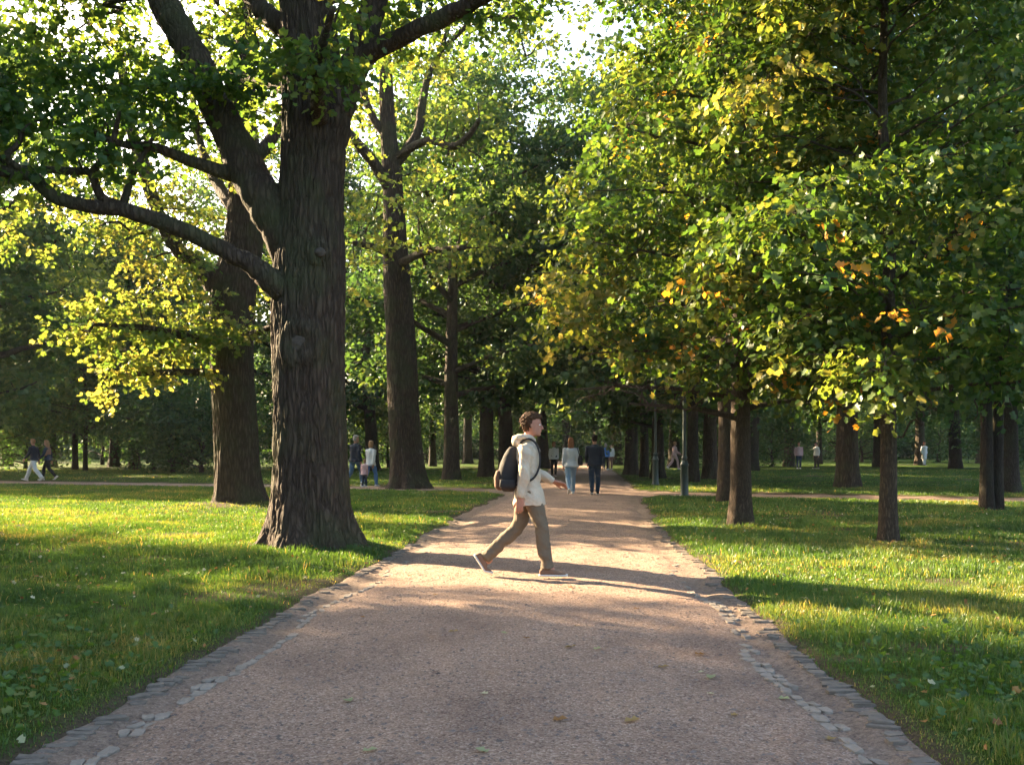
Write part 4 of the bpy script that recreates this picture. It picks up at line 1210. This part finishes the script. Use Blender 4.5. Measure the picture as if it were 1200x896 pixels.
# ================================================================== PEOPLE
M_SKIN = plain("skin", (0.34, 0.19, 0.125), 0.6, 60, 0.12, 0.16)
M_SKINRED = plain("flushed_skin", (0.34, 0.155, 0.10), 0.6, 60, 0.12, 0.18)
def cloth(name, c, b=0.25): return plain(name, c, 0.9, 45, b, 0.14, bdist=0.01)
M_BEIGE = cloth("beige_cotton", (0.45, 0.37, 0.28)); M_OLIVE = cloth("olive_trousers", (0.12, 0.092, 0.062)); M_NAVY = cloth("navy_cloth", (0.018, 0.024, 0.036))
M_DENIM = cloth("blue_denim", (0.07, 0.13, 0.20)); M_LDENIM = cloth("pale_denim", (0.17, 0.25, 0.33)); M_DDENIM = cloth("dark_denim", (0.02, 0.035, 0.06))
M_WHITE = cloth("white_cloth", (0.62, 0.62, 0.60)); M_GREYB = cloth("pale_grey_cloth", (0.45, 0.46, 0.46)); M_BLACK = cloth("black_cloth", (0.014, 0.014, 0.016))
M_PINK = cloth("pink_cloth", (0.5, 0.33, 0.32)); M_BLUE = cloth("blue_cloth", (0.09, 0.20, 0.42)); M_BROWNC = cloth("brown_cloth", (0.25, 0.14, 0.10)); M_RED = cloth("dark_red_cloth", (0.16, 0.03, 0.03))
M_PACK = cloth("charcoal_nylon", (0.026, 0.023, 0.022)); M_TAN = cloth("tan_leather", (0.11, 0.055, 0.032)); M_SHOEBR = cloth("brown_suede", (0.15, 0.085, 0.055)); M_SOLE = cloth("pale_rubber", (0.5, 0.47, 0.42))
def hairm(name, c): return plain(name, c, 0.75, 160, 0.5, 0.45, bdist=0.004, spec=0.12)
M_HBROWN = hairm("brown_hair", (0.055, 0.026, 0.012)); M_HDARK = hairm("dark_hair", (0.022, 0.014, 0.010)); M_HBLOND = hairm("blond_hair", (0.32, 0.19, 0.095)); M_HGREY = hairm("grey_hair", (0.3, 0.27, 0.24)); M_HAUB = hairm("auburn_hair", (0.22, 0.09, 0.04))
M_EYE = plain("eye_white", (0.7, 0.7, 0.68), 0.3, 10, 0, 0.02)

def hloft(secs, nseg=24):
    """horizontal superellipse sections: x y z rx ry [pow]"""
    V = []
    a = np.linspace(0, 2 * np.pi, nseg, endpoint=False)
    for s_ in secs:
        x, y, z, rx, ry = s_[:5]; pw = s_[5] if len(s_) > 5 else 0.9
        c, s2 = np.cos(a), np.sin(a)
        V.append(np.stack([x + rx * np.sign(c) * np.abs(c)**pw, y + ry * np.sign(s2) * np.abs(s2)**pw, np.full(nseg, z)], -1))
    V = np.concatenate(V)
    m = len(secs)
    i = np.arange(m - 1)[:, None] * nseg; j = np.arange(nseg)[None]
    Q = np.stack([i + j, i + (j + 1) % nseg, i + nseg + (j + 1) % nseg, i + nseg + j], -1).reshape(-1, 4)
    V = np.vstack([V, [secs[0][0], secs[0][1], secs[0][2]], [secs[-1][0], secs[-1][1], secs[-1][2]]])
    j = np.arange(nseg); n = m * nseg
    T = np.vstack([np.stack([(j + 1) % nseg, j, np.full(nseg, n)], -1), np.stack([(m - 1) * nseg + j, (m - 1) * nseg + (j + 1) % nseg, np.full(nseg, n + 1)], -1)])
    return V, Q, T

def remesh(mb, name, mat, parent, vox, sm=4, fac=0.5, wrinkle=0.0, wscale=14, zst=0.6, seed=0):
    me = mb.mesh("tmp", True)
    o = bpy.data.objects.new("tmp", me); COL.objects.link(o)
    m = o.modifiers.new("r", 'REMESH'); m.mode = 'VOXEL'; m.voxel_size = vox; m.use_smooth_shade = True
    s_ = o.modifiers.new("s", 'SMOOTH'); s_.factor = fac; s_.iterations = sm
    dg = bpy.context.evaluated_depsgraph_get(); dg.update()
    nm = bpy.data.meshes.new_from_object(o.evaluated_get(dg))
    bpy.data.objects.remove(o); bpy.data.meshes.remove(me)
    nm.name = name
    if wrinkle > 0 and len(nm.vertices):
        n = len(nm.vertices)
        co = np.zeros(n * 3, np.float32); nm.vertices.foreach_get("co", co); co = co.reshape(-1, 3)
        no = np.zeros(n * 3, np.float32); nm.vertex_normals.foreach_get("vector", no); no = no.reshape(-1, 3)
        w_ = fbm(co[:, 0] * wscale + co[:, 2] * 4, co[:, 1] * wscale, co[:, 2] * wscale * zst + co[:, 0] * 5, seed=seed, oct=3) - 0.5
        co = co + no * (w_ * wrinkle * 2)[:, None]
        nm.vertices.foreach_set("co", co.astype(np.float32).ravel()); nm.update()
    nm.materials.clear(); nm.materials.append(mat)
    nm.polygons.foreach_set("use_smooth", np.ones(len(nm.polygons), bool))
    o = bpy.data.objects.new(name, nm); COL.objects.link(o); o.parent = parent
    return o

def rotv(V, yaw=0, pitch=0, roll=0, c=(0, 0, 0)):
    M = np.array((Matrix.Rotation(yaw, 3, 'Z') @ Matrix.Rotation(pitch, 3, 'Y') @ Matrix.Rotation(roll, 3, 'X')))
    return (np.asarray(V) - np.array(c)) @ M.T + np.array(c)

def head_parts(mb, hc, yaw=0, pitch=0, s=1.0):
    """hc: centre of head at ear level"""
    L = [(-0.125, .02, -.035, .045), (-.112, .078, -.035, .045), (-.10, .088, -.045, .054), (-.075, .092, -.065, .062), (-.045, .092, -.085, .068), (-.012, .089, -.094, .072),
         (.02, .094, -.098, .075), (.05, .09, -.098, .075), (.08, .07, -.088, .067), (.10, .045, -.065, .052), (.112, .01, -.03, .024)]
    secs = [((f + b) / 2, 0, z, (f - b) / 2, w_, 0.95) for z, f, b, w_ in L]
    P_ = []
    V, Q, T = hloft(secs, 28); P_.append((V, Q, T))
    P_.append(tube([[.086, 0, .012], [.100, 0, -.012], [.114, 0, -.034], [.098, 0, -.045]], [.009, .011, .013, .010], 10))
    P_.append(ellipsoid((.090, 0, -.064), (.012, .024, .007))); P_.append(ellipsoid((.088, 0, -.076), (.012, .021, .008)))
    P_.append(ellipsoid((.080, 0, -.103), (.016, .022, .014)))
    for sy in (-1, 1):
        P_.append(ellipsoid((-.008, sy * .076, -.012), (.018, .009, .031)))
        P_.append(ellipsoid((.082, sy * .034, .018), (.014, .022, .007)))
    for V, Q, T in P_:
        mb.add(rotv(V * s, yaw, pitch) + np.array(hc), Q, T)

def hand_parts(mb, wrist, d, pn, s=1.0, curl=0.35, side=1):
    """d: direction of the hand, pn: palm normal; thumb towards cross"""
    d = norm(np.array(d, float)); pn = norm(np.array(pn, float) - d * np.dot(pn, d)); sv = np.cross(d, pn) * side
    W = np.array(wrist, float)
    def pt(a, b, c): return W + s * (d * a + sv * b + pn * c)
    # palm: fan of parallel tubes
    for b in (-.027, -.009, .009, .027):
        mb.add(*tube([pt(-.01, b * .75, 0), pt(.03, b, 0), pt(.088, b * 1.05, 0)], np.array([.015, .0155, .012]) * s, 10))
    for b, L, k in ((-.031, .060, 1.15), (-.0105, .073, 1.0), (.0105, .079, .95), (.031, .072, .9)):
        a0 = np.array(pt(.085, b, 0)); th = curl * k * .5; p = [a0]; 
        for j, q in enumerate((.45, .30, .25)):
            v = d * math.cos(th) + pn * math.sin(th) + sv * b * 1.2
            p.append(p[-1] + norm(v) * L * q * s); th += curl * k
        mb.add(*tube(np.array(p), np.array([.0098, .0092, .0085, .0070]) * s, 8))
    th = [pt(.018, .026, .004), pt(.045, .047, .012), pt(.072, .058, .020), pt(.095, .060, .030)]
    mb.add(*tube(np.array(th), np.array([.0145, .0125, .0105, .0085]) * s, 8))

def shoe_parts(ankle, heel_pitch, yaw, s=1.0, push=False):
    """returns upper, sole vertex sets. local: x forward, ankle above x=0"""
    up = [(-.085, .020, .055, .030), (-.078, .030, .075, .045), (-.045, .036, .095, .055), (-.01, .037, .108, .060), (.03, .038, .095, .050), (.07, .043, .072, .040), (.11, .046, .055, .032),
          (.15, .044, .045, .028), (.18, .034, .036, .022), (.197, .016, .026, .014)]
    def strip(rows, zlo, grow=0.0, ztop=None):
        V = []; n = 20
        a = np.linspace(0, 2 * np.pi, n, endpoint=False)
        for x, w_, zt, _ in rows:
            zt2 = ztop if ztop else zt
            cy, cz = np.cos(a), np.sin(a)
            V.append(np.stack([np.full(n, x * (1 + grow)), (w_ + grow * .04) * np.sign(cy) * np.abs(cy)**.8, (zlo + zt2) / 2 + (zt2 - zlo) / 2 * np.sign(cz) * np.abs(cz)**.8], -1))
        m = len(rows); V = np.concatenate(V)
        i = np.arange(m - 1)[:, None] * n; j = np.arange(n)[None]
        Q = np.stack([i + j, i + (j + 1) % n, i + n + (j + 1) % n, i + n + j], -1).reshape(-1, 4)
        V = np.vstack([V, V[:n].mean(0), V[-n:].mean(0)]); j = np.arange(n)
        T = np.vstack([np.stack([(j + 1) % n, j, np.full(n, m * n)], -1), np.stack([(m - 1) * n + j, (m - 1) * n + (j + 1) % n, np.full(n, m * n + 1)], -1)])
        return V, Q, T
    res = []
    for (V, Q, T) in (strip(up, .012), strip(up, 0.0, 0.08, .026)):
        V = V.copy(); V[:, 2] -= 0.09   # ankle joint at origin
        if push:
            # pitch about the ball, toes stay flat-ish
            bx, bz = .115, -.09
            t = smooth01(.09, .14, V[:, 0]); pa = heel_pitch * (1 - t) + (heel_pitch - 0.75) * t * (heel_pitch > .75) + 0 * t
            X = V[:, 0] - bx; Z = V[:, 2] - bz
            V2 = V.copy(); V2[:, 0] = bx + X * np.cos(pa) + Z * np.sin(pa); V2[:, 2] = bz - X * np.sin(pa) + Z * np.cos(pa)
            # where did the ankle (0,0,0) go
            ax = bx + (-bx) * math.cos(heel_pitch) + (-bz) * math.sin(heel_pitch); az = bz + bx * math.sin(heel_pitch) + (-bz) * math.cos(heel_pitch)
            V = V2 - np.array([ax, 0, az])
        else:
            V = rotv(V, 0, heel_pitch)
        V = rotv(V * s, yaw) + np.array(ankle)
        res.append((V, Q, T))
    return res

WALK = dict(hx=0.0, hz=.90, sx=.03, lean=0,
            hipL=(-.01, .09, .90), kneeL=(-.10, .095, .49), ankL=(-.36, .09, .17), fL=0.75,
            hipR=(.01, -.09, .90), kneeR=(.20, -.095, .51), ankR=(.26, -.09, .095), fR=0.0,
            shL=(.03, .19, 1.40), elL=(.10, .235, 1.12), wrL=(.27, .22, .93), shR=(.03, -.19, 1.40), elR=(-.06, -.235, 1.12), wrR=(-.08, -.23, .84),
            head=(.055, 0, 1.625))
STAND = dict(WALK, kneeL=(.02, .095, .49), ankL=(-.06, .10, .095), fL=0.0, kneeR=(.05, -.095, .50), ankR=(.06, -.10, .095), fR=0.0, elL=(-.02, .24, 1.12), wrL=(.03, .23, .86), wrR=(.03, -.23, .86), elR=(-.02, -.24, 1.12))

def person(loc, rz, label, pose, s=1.0, vox=.013, top=M_NAVY, legs=M_DENIM, shoes=M_BLACK, hair=M_HDARK, hairstyle='short', hyaw=0.0, hpitch=0.0, female=False, hem=.86, sleeve=True,
           group=None, hood=False, skin=M_SKIN, hands=M_SKIN, coat_r=1.0, flare=0.0, detail=False, sole=M_SOLE, curl=.35, palmL=None, palmR=None, dirL=None, dirR=None, skirt=None):
    p = pose
    root = empty("person", (loc[0], loc[1], loc[2]), rz); root.scale = (s, s, s)
    tag(root, label, 'person', group)
    sh = .90 if female else 1.0
    hx, hz, sx = p['hx'], p['hz'], p['sx']
    sz = p['shL'][2]
    def tx(z): return hx + (sx - hx) * (z - hz) / (sz - hz)
    g_ = []
    T0 = [(-.10, .085, .13), (-.03, .115, .165), (.03, .115, .165), (.12, .10, .145), (.22, .098, .14), (.34, .112, .16), (.44, .112, .172), (.485, .092, .155), (.52, .062, .085), (.545, .056, .058), (.60, .056, .056), (.66, .055, .055)]
    neck0 = .52
    secs = []
    hd = np.array(p['head'])
    for dz, rx, ry in T0:
        z = hz + dz * (sz - hz) / .50
        x = tx(z)
        if dz > neck0: 
            t = (dz - neck0) / (.66 - neck0); x = x * (1 - t) + (hd[0] - .025) * t
            z = min(z, hd[2] - .03)
        secs.append((x, 0, z, rx, ry * (sh if dz > .1 else 1.0)))
    body = MB()
    body.add(*hloft(secs))
    for S_, H_, E_, W_ in (('L', 'hipL', 'kneeL', 'ankL'), ('R', 'hipR', 'kneeR', 'ankR')):
        a, b, c = [np.array(p[q]) for q in (H_, E_, W_)]
        c2 = c + np.array([0, 0, -.02])
        body.add(*tube(spline([[*a, .085], [*((a + b) / 2), .073], [*b, .052], [*(b * .65 + c * .35 + np.array([-.012, 0, 0])), .055], [*(b * .2 + c * .8), .036], [*c2, .036]], 16)[:, :3],
                       spline([[.085], [.073], [.052], [.055], [.036], [.036]], 16)[:, 0], 14))
    for side, (S_, E_, W_) in ((1, ('shL', 'elL', 'wrL')), (-1, ('shR', 'elR', 'wrR'))):
        a, b, c = [np.array(p[q]) * np.array([1, sh, 1]) for q in (S_, E_, W_)]
        body.add(*tube(spline([[*a, 0], [*((a + b) / 2), 0], [*b, 0], [*((b + c) / 2), 0], [*c, 0]], 14)[:, :3], spline([[.052], [.046], [.037], [.034], [.025]], 14)[:, 0], 12))
        dd = (dirL if side > 0 else dirR); dd = np.array(dd) if dd is not None else norm(c - b)
        pn = (palmL if side > 0 else palmR); pn = np.array(pn) if pn is not None else np.array([0, -side * 1.0, 0.0])
        hand_parts(body, c + norm(dd) * .01, dd, pn, 1.0, curl, side=(1 if side > 0 else -1))
    head_parts(body, hd, hyaw, hpitch)
    # feet blocks keep the body whole
    for A_ in ('ankL', 'ankR'):
        c = np.array(p[A_]); body.add(*ellipsoid(c + np.array([.02, 0, -.02]), (.06, .035, .045)))
    remesh(body, "body", skin, root, .006 if detail else vox * .75, 2, .5)
    # trousers
    tm = MB()
    k = 1.0
    tm.add(*hloft([(tx(z), 0, z, rx, ry) for z, rx, ry in ((hz - .11, .09, .14), (hz - .05, .125, .172), (hz + .03, .128, .175), (hz + .14, .112, .155), (hz + .17, .108, .15))]))
    for H_, K_, A_ in (('hipL', 'kneeL', 'ankL'), ('hipR', 'kneeR', 'ankR')):
        a, b, c = [np.array(p[q]) for q in (H_, K_, A_)]
        lo = c + (b - c) * .0
        R_ = [[.100 + flare * .3], [.091 + flare * .4], [.073 + flare * .6], [.072 + flare * .8], [.062 + flare], [.066 + flare]]
        pts = spline([[*a], [*((a + b) / 2 + np.array([.01, 0, 0]))], [*b], [*(b * .6 + c * .4 + np.array([-.012, 0, 0]))], [*(b * .18 + c * .82)], [*lo]], 22)
        tm.add(*tube(pts, spline(R_, 22)[:, 0], 18))
    if skirt:
        tm.add(*hloft([(tx(z), 0, z, rx, ry) for z, rx, ry in ((skirt, .20, .22), ((skirt + hz) / 2, .17, .2), (hz, .13, .175))]))
    remesh(tm, "trousers", legs, root, .008 if detail else vox, 3, .5, .015, 13, 1.1, 3)
    # top
    jm = MB()
    q = coat_r
    js = [(hem, .172, .20), (hem + .05, .165, .20), (.95, .138, .182), (1.05, .128, .17), (1.15, .124, .166), (1.27, .132, .182), (1.36, .128, .19), (1.405, .105, .165), (1.44, .075, .095), (1.47, .064, .072)]
    kz = (sz - hz) / .5
    J = []
    for z, rx, ry in js:
        zz = hz + (z - .90) * kz if z > .9 else z * hz / .9
        J.append((tx(zz), 0, zz, rx * q, ry * q * (sh if z > 1.0 else 1)))
    if female: J[3] = (*J[3][:3], J[3][3] * .92, J[3][4] * .9)
    jm.add(*hloft(J))
    for (S_, E_, W_) in (('shL', 'elL', 'wrL'), ('shR', 'elR', 'wrR')):
        a, b, c = [np.array(p[q_]) * np.array([1, sh, 1]) for q_ in (S_, E_, W_)]
        e = b + (c - b) * (.97 if sleeve else .2)
        jm.add(*tube(spline([[*a], [*((a + b) / 2)], [*b], [*((b + e) / 2)], [*e]], 16), spline([[.072 * q], [.066 * q], [.057 * q], [.053 * q], [.045 * q]], 16)[:, 0], 16))
    if hood:
        hx_, hz_ = tx(sz), sz
        jm.add(*tube(spline([[hx_ + .085, .055, hz_ + .05], [hx_ + .02, .10, hz_ + .085], [hx_ - .07, .09, hz_ + .085], [hx_ - .125, .0, hz_ + .07], [hx_ - .07, -.09, hz_ + .085], [hx_ + .02, -.10, hz_ + .085], [hx_ + .085, -.055, hz_ + .05]], 30),
                     spline([[.020], [.030], [.038], [.046], [.038], [.030], [.020]], 30)[:, 0], 14))
        jm.add(*ellipsoid((hx_ - .10, 0, hz_ + .035), (.075, .11, .06)))
    remesh(jm, "jacket", top, root, .008 if detail else vox, 3, .5, .024 if detail else .010, 9, 1.3, 8)
    # hair
    hm = MB()
    secs = [(-.035, -.098, .005, .078), (0, -.104, .02, .083), (.03, -.108, .035, .086), (.055, -.108, .058, .086), (.085, -.100, .088, .080), (.108, -.078, .070, .066), (.124, -.04, .04, .042), (.13, -.01, .01, .012)]
    H = [((f_ + b_) / 2, 0, z_, (f_ - b_) / 2, w_, .9) for z_, b_, f_, w_ in secs]
    pieces = [hloft(H)]
    pieces.append(hloft([(-.055, 0, -.075, .03, .05), (-.055, 0, -.05, .046, .068), (-.045, 0, -.01, .058, .08), (-.03, 0, .03, .066, .083)]))
    pieces.append(ellipsoid((.070, 0, .092), (.028, .05, .022)))
    if hairstyle == 'fluffy':
        r2 = np.random.default_rng(3)
        k = 0
        while k < 130:
            v = r2.normal(size=3); v /= np.linalg.norm(v)
            v = v * np.array([.105, .087, .103]) + np.array([-.008, 0, .028])
            if v[2] < -.085 or (v[0] > .03 and v[2] < .07) or (v[0] > -.03 and v[2] < -.03) or (v[0] > -.005 and v[2] < .02): continue
            k += 1
            pieces.append(ellipsoid(v, (r2.uniform(.016, .030), r2.uniform(.012, .022), r2.uniform(.010, .018)), 8, 6))
    if hairstyle == 'long':
        pieces.append(hloft([(-.085, 0, -.26, .03, .05), (-.085, 0, -.2, .042, .088), (-.075, 0, -.12, .05, .098), (-.06, 0, -.04, .06, .096), (-.03, 0, .04, .08, .09)]))
    if hairstyle == 'bob':
        pieces.append(hloft([(-.06, 0, -.12, .04, .07), (-.055, 0, -.09, .055, .09), (-.045, 0, -.02, .066, .094), (-.03, 0, .04, .08, .09)]))
    if hairstyle == 'bun':
        pieces.append(ellipsoid((-.12, 0, .03), (.04, .04, .04)))
    for V, Q, T in pieces:
        hm.add(rotv(V, hyaw, hpitch) + hd, Q, T)
    remesh(hm, "hair", hair, root, .005 if detail else vox * .8, 1, .4, .014 if detail else .006, 55, 1, 5)
    if detail:
        for sy in (-1, 1):
            m_ = MB(); V, Q, T = ellipsoid((.083, sy * .033, .002), (.010, .013, .008)); m_.add(rotv(V, hyaw, hpitch) + hd, Q, T); m_.build("eye", M_EYE, root)
    # shoes
    for A_, F_ in (('ankL', 'fL'), ('ankR', 'fR')):
        pit = p[F_]
        (u, so) = shoe_parts(np.array(p[A_]), abs(pit), 0.0, 1.0, push=pit > 0.01)
        if pit < 0:
            (u, so) = shoe_parts(np.array(p[A_]), pit, 0.0, 1.0, push=False)
        m_ = MB(); m_.add(*u); ob = m_.build("shoe", shoes, root)
        m_ = MB(); m_.add(*so); s2 = m_.build("sole", sole, ob)
    return root

def gp(px, Y): 
    x = at(px, Y); return (x, Y, max(gz(x, Y), float(path_z(np.array([x]), np.array([Y]))[0])))

# ---- the man crossing the path
main = dict(hx=-.02, hz=.90, sx=-.035,
            hipL=(-.03, .085, .91), kneeL=(-.15, .09, .50), ankL=(-.485, .085, .185), fL=1.0,
            hipR=(-.02, -.085, .91), kneeR=(.115, -.09, .505), ankR=(.175, -.085, .10), fR=0.0,
            shL=(-.03, .19, 1.385), elL=(.04, .23, 1.13), wrL=(.255, .20, .995),
            shR=(-.05, -.19, 1.385), elR=(-.075, -.225, 1.10), wrR=(-.115, -.215, .84), head=(.015, 0, 1.605))
MX, MY = (622 - 600) / 110.6, 10.4
mz = float(path_z(np.array([MX]), np.array([MY]))[0]) + .002
person((MX, MY, mz), 0.0, "young man with a rucksack striding across the path, light beige hooded jacket and olive trousers", main, 1.0, .008, top=M_BEIGE, legs=M_OLIVE, shoes=M_SHOEBR,
       hair=M_HBROWN, hairstyle='fluffy', hem=.755, hood=True, hands=M_SKINRED, skin=M_SKINRED, detail=True, curl=.42, dirL=(.95, .05, -.28), palmL=(.1, -.5, -1), palmR=(.1, 1, 0), dirR=(-.05, 0, -1), coat_r=1.02, hyaw=R(-6), hpitch=R(2))
# rucksack worn on his back
bp = empty("rucksack", (MX, MY, mz)); tag(bp, "charcoal rucksack with tan side panel on the striding man's back", 'rucksack')
m = MB()
Vb, Qb, Tb = hloft([(-.235, 0, .90, .05, .10, .7), (-.245, 0, .935, .085, .13, .7), (-.25, 0, 1.04, .108, .15, .75), (-.23, 0, 1.18, .10, .148, .75), (-.205, 0, 1.30, .075, .13, .8), (-.185, 0, 1.37, .045, .09, .8)], 28)
m.add(Vb, Qb, Tb); remesh(m, "main_compartment", M_PACK, bp, .008, 3, .5, .008, 12, .8, 2)
m = MB(); m.add(*hloft([(-.325, 0, .915, .03, .09, .7), (-.345, 0, .95, .04, .11, .7), (-.352, 0, 1.05, .04, .11, .75), (-.335, 0, 1.12, .03, .10, .75)], 24)); remesh(m, "front_pocket", M_TAN, bp, .008, 2, .5, .006, 12, .8, 4)
for sy in (-1, 1):
    m = MB(); m.add(*hloft([(-.235, sy * .145, .93, .07, .02, .8), (-.245, sy * .155, .96, .085, .028, .8), (-.245, sy * .158, 1.03, .08, .024, .8)], 18)); m.build("side_pocket", M_PACK, bp)
    path_ = [[-.13, sy * .085, 1.36], [-.09, sy * .11, 1.43], [-.02, sy * .13, 1.455], [.055, sy * .14, 1.40], [.092, sy * .148, 1.28], [.085, sy * .155, 1.16], [.03, sy * .178, 1.05], [-.08, sy * .178, .99], [-.18, sy * .13, .97]]
    sp_ = spline(path_, 40); m = MB(); V, Q, T = tube(sp_, .011, 8); m.add(V, Q, T); m.build("strap", M_PACK, bp)
m = MB(); m.add(*tube(spline([[-.17, .03, 1.36], [-.19, .02, 1.40], [-.19, -.02, 1.40], [-.17, -.03, 1.36]], 12), .008, 6)); m.build("grab_loop", M_PACK, bp)

PG = 'people strolling in the park'
# pair walking away on the path
loc = gp(669, 28.7)
person(loc, R(92), "woman walking away in a pale grey blouse and light jeans, beside a black bag", dict(WALK, wrL=(.05, .25, .86), elL=(-.02, .24, 1.12)), .95, .014, top=M_GREYB, legs=M_LDENIM, shoes=M_WHITE, hair=M_HAUB, hairstyle='long', female=True, hem=.84, coat_r=1.08, group=PG)
hb = empty("shoulder_bag", (loc[0] + .27, loc[1] - .03, loc[2])); tag(hb, "large black bag hanging at the walking woman's right side", 'bag')
m = MB(); m.add(*hloft([(0, 0, .84, .07, .13, .7), (0, 0, .90, .08, .16, .7), (0, 0, 1.05, .075, .15, .7), (0, 0, 1.14, .04, .12, .7)], 20)); remesh(m, "bag_body", M_BLACK, hb, .012, 3, .5, .008)
m = MB(); m.add(*tube(spline([[-.02, .06, 1.12], [-.07, .03, 1.30], [-.10, 0, 1.36], [-.07, -.03, 1.30], [-.02, -.06, 1.12]], 16), .012, 6)); m.build("strap", M_BLACK, hb)
person(gp(697, 28.7), R(88), "man walking away in a dark navy jacket and dark trousers beside the woman in grey", dict(WALK, kneeL=(-.02, .095, .49), ankL=(-.16, .09, .11), fL=.25, kneeR=(.1, -.095, .5), ankR=(.1, -.09, .095)), 1.0, .014, top=M_NAVY, legs=M_DDENIM, shoes=M_BLACK, hair=M_HDARK, hem=.84, coat_r=1.05, group=PG)
person(gp(649, 47.5), R(-80), "woman in a white sweater and black trousers far down the path", STAND, .95, .018, top=M_WHITE, legs=M_BLACK, shoes=M_BLACK, hair=M_HAUB, hairstyle='bob', female=True, hem=.86, group=PG)
person(gp(710, 60), R(85), "white-haired person in a blue top, far down the path beyond the man in navy", WALK, .95, .02, top=M_BLUE, legs=M_BLACK, shoes=M_WHITE, hair=M_HGREY, hairstyle='bob', female=True, group=PG)
person(gp(715, 61.5), R(85), "half-hidden person in white, rightmost figure far down the path", STAND, .95, .02, top=M_WHITE, legs=M_BROWNC, shoes=M_WHITE, hair=M_HGREY, hairstyle='short', group=PG)
# strolling couple far left
person(gp(40, 41.0), R(176), "man in a navy jacket and white trousers striding left on the far-left side path", dict(WALK, kneeR=(.24, -.095, .52), ankR=(.38, -.09, .12), fR=-.25), 1.02, .016, top=M_NAVY, legs=M_WHITE, shoes=M_WHITE, hair=M_HBLOND, hem=.86, flare=.012, group=PG, hyaw=R(-20))
person(gp(56, 41.4), R(184), "woman with long hair, brown scarf and dark clothes, right of the man in white trousers", WALK, .97, .016, top=M_DDENIM, legs=M_BLACK, shoes=M_WHITE, hair=M_HBLOND, hairstyle='long', female=True, group=PG)
sc = empty("scarf", (gp(56, 41.4)[0], 41.4, gp(56, 41.4)[2])); tag(sc, "brown scarf wrapped round the far-left woman's shoulders", 'scarf')
m = MB(); m.add(*hloft([(-.02, 0, 1.02, .10, .13), (-.02, 0, 1.1, .135, .17), (-.02, 0, 1.28, .14, .17), (-.02, 0, 1.40, .10, .12)], 20)); remesh(m, "wrap", M_BROWNC, sc, .016, 3, .5, .012)
# family
person(gp(416, 35.0), R(55), "tall man in a dark navy coat and blue jeans between the two thickest tree trunks", dict(WALK, wrR=(.02, -.25, .86)), 1.05, .015, top=M_NAVY, legs=M_DENIM, shoes=M_WHITE, hair=M_HGREY, hem=.84, coat_r=1.12, group=PG, hyaw=R(-20))
person(gp(434, 34.6), R(60), "woman in a white jacket and bright blue jeans beside the child", dict(WALK, wrL=(.14, .30, .96)), .93, .015, top=M_WHITE, legs=M_BLUE, shoes=M_WHITE, hair=M_HBLOND, hairstyle='bob', female=True, hem=.80, coat_r=1.1, group=PG)
person(gp(427, 34.3), R(65), "small child in a pale pink top between the man and the woman in white", STAND, .56, .02, top=M_PINK, legs=M_DDENIM, shoes=M_WHITE, hair=M_HBLOND, hairstyle='short', female=True, hem=.78, coat_r=1.15, group=PG)
# far right of the lamp posts: person with a pushchair
lp_ = gp(790, 60)
person(lp_, R(10), "distant person in pale pink clothes behind a dark red pushchair, between the lamp posts", dict(WALK, wrL=(.36, .2, .98), elL=(.1, .22, 1.12), wrR=(.36, -.2, .98), elR=(.1, -.22, 1.12)), .98, .02, top=M_PINK, legs=M_PINK, shoes=M_WHITE, hair=M_HBLOND, group=PG)
pc = empty("pushchair", (lp_[0] + .75, lp_[1], lp_[2]), R(10)); tag(pc, "low dark red pushchair in front of the distant person in pink", 'pushchair')
m = MB(); m.add(*hloft([(0, 0, .30, .20, .18, .7), (0, 0, .38, .26, .21, .7), (.02, 0, .55, .30, .22, .75)], 20)); m.build("seat_body", M_RED, pc)
m = MB(); m.add(*ellipsoid((-.12, 0, .60), (.20, .21, .22))); m.build("hood", M_RED, pc)
m = MB()
for sy in (-.2, .2):
    m.add(*tube([[-.40, sy, .98], [-.28, sy, .80], [.22, sy, .14]], .012, 6)); m.add(*tube([[-.26, sy, .14], [.12, sy, .5]], .012, 6))
m.add(*tube([[-.40, -.2, .98], [-.40, .2, .98]], .014, 6)); m.build("frame", M_BLACK, pc)
for wx in (-.26, .24):
    for wy in (-.23, .23):
        m = MB(); a = np.linspace(0, 2 * np.pi, 21); m.add(*tube(np.stack([wx + .115 * np.cos(a), np.full(21, wy), .135 + .115 * np.sin(a)], -1), .018, 6, False)); m.build("wheel", M_BLACK, pc)
person(gp(1083, 74), R(-70), "far-off person in a long pale grey coat with red cap, right of the slender maple", STAND, 1.02, .022, top=M_GREYB, legs=M_GREYB, shoes=M_BLACK, hair=M_RED, hem=.5, group=PG)
person(gp(936, 62), R(-95), "distant person in a pink top standing left of the thick dark trunk", STAND, .97, .022, top=M_PINK, legs=M_DDENIM, shoes=M_WHITE, hair=M_HBROWN, group=PG)
person(gp(957, 63), R(200), "distant person in a white top and black trousers just left of the thick dark trunk", STAND, .97, .022, top=M_WHITE, legs=M_BLACK, shoes=M_BLACK, hair=M_HDARK, group=PG)

# ------------------------------------------------------------------ evening air
hz_ = MB(); hz_.add(*box(360, 330, 42, (0, 120, 18)))
hm_, hnt = new_mat("evening_haze")
ho = N_(hnt, "ShaderNodeOutputMaterial"); hv = N_(hnt, "ShaderNodeVolumePrincipled")
hv.inputs["Color"].default_value = (0.92, 0.94, 0.95, 1); hv.inputs["Density"].default_value = 0.00018; hv.inputs["Anisotropy"].default_value = 0.05
hnt.links.new(hv.outputs[0], ho.inputs[1])
ho_ = hz_.build("haze", hm_, None, False); tag(ho_, "thin evening haze hanging under and between the park trees", 'haze', kind='stuff')
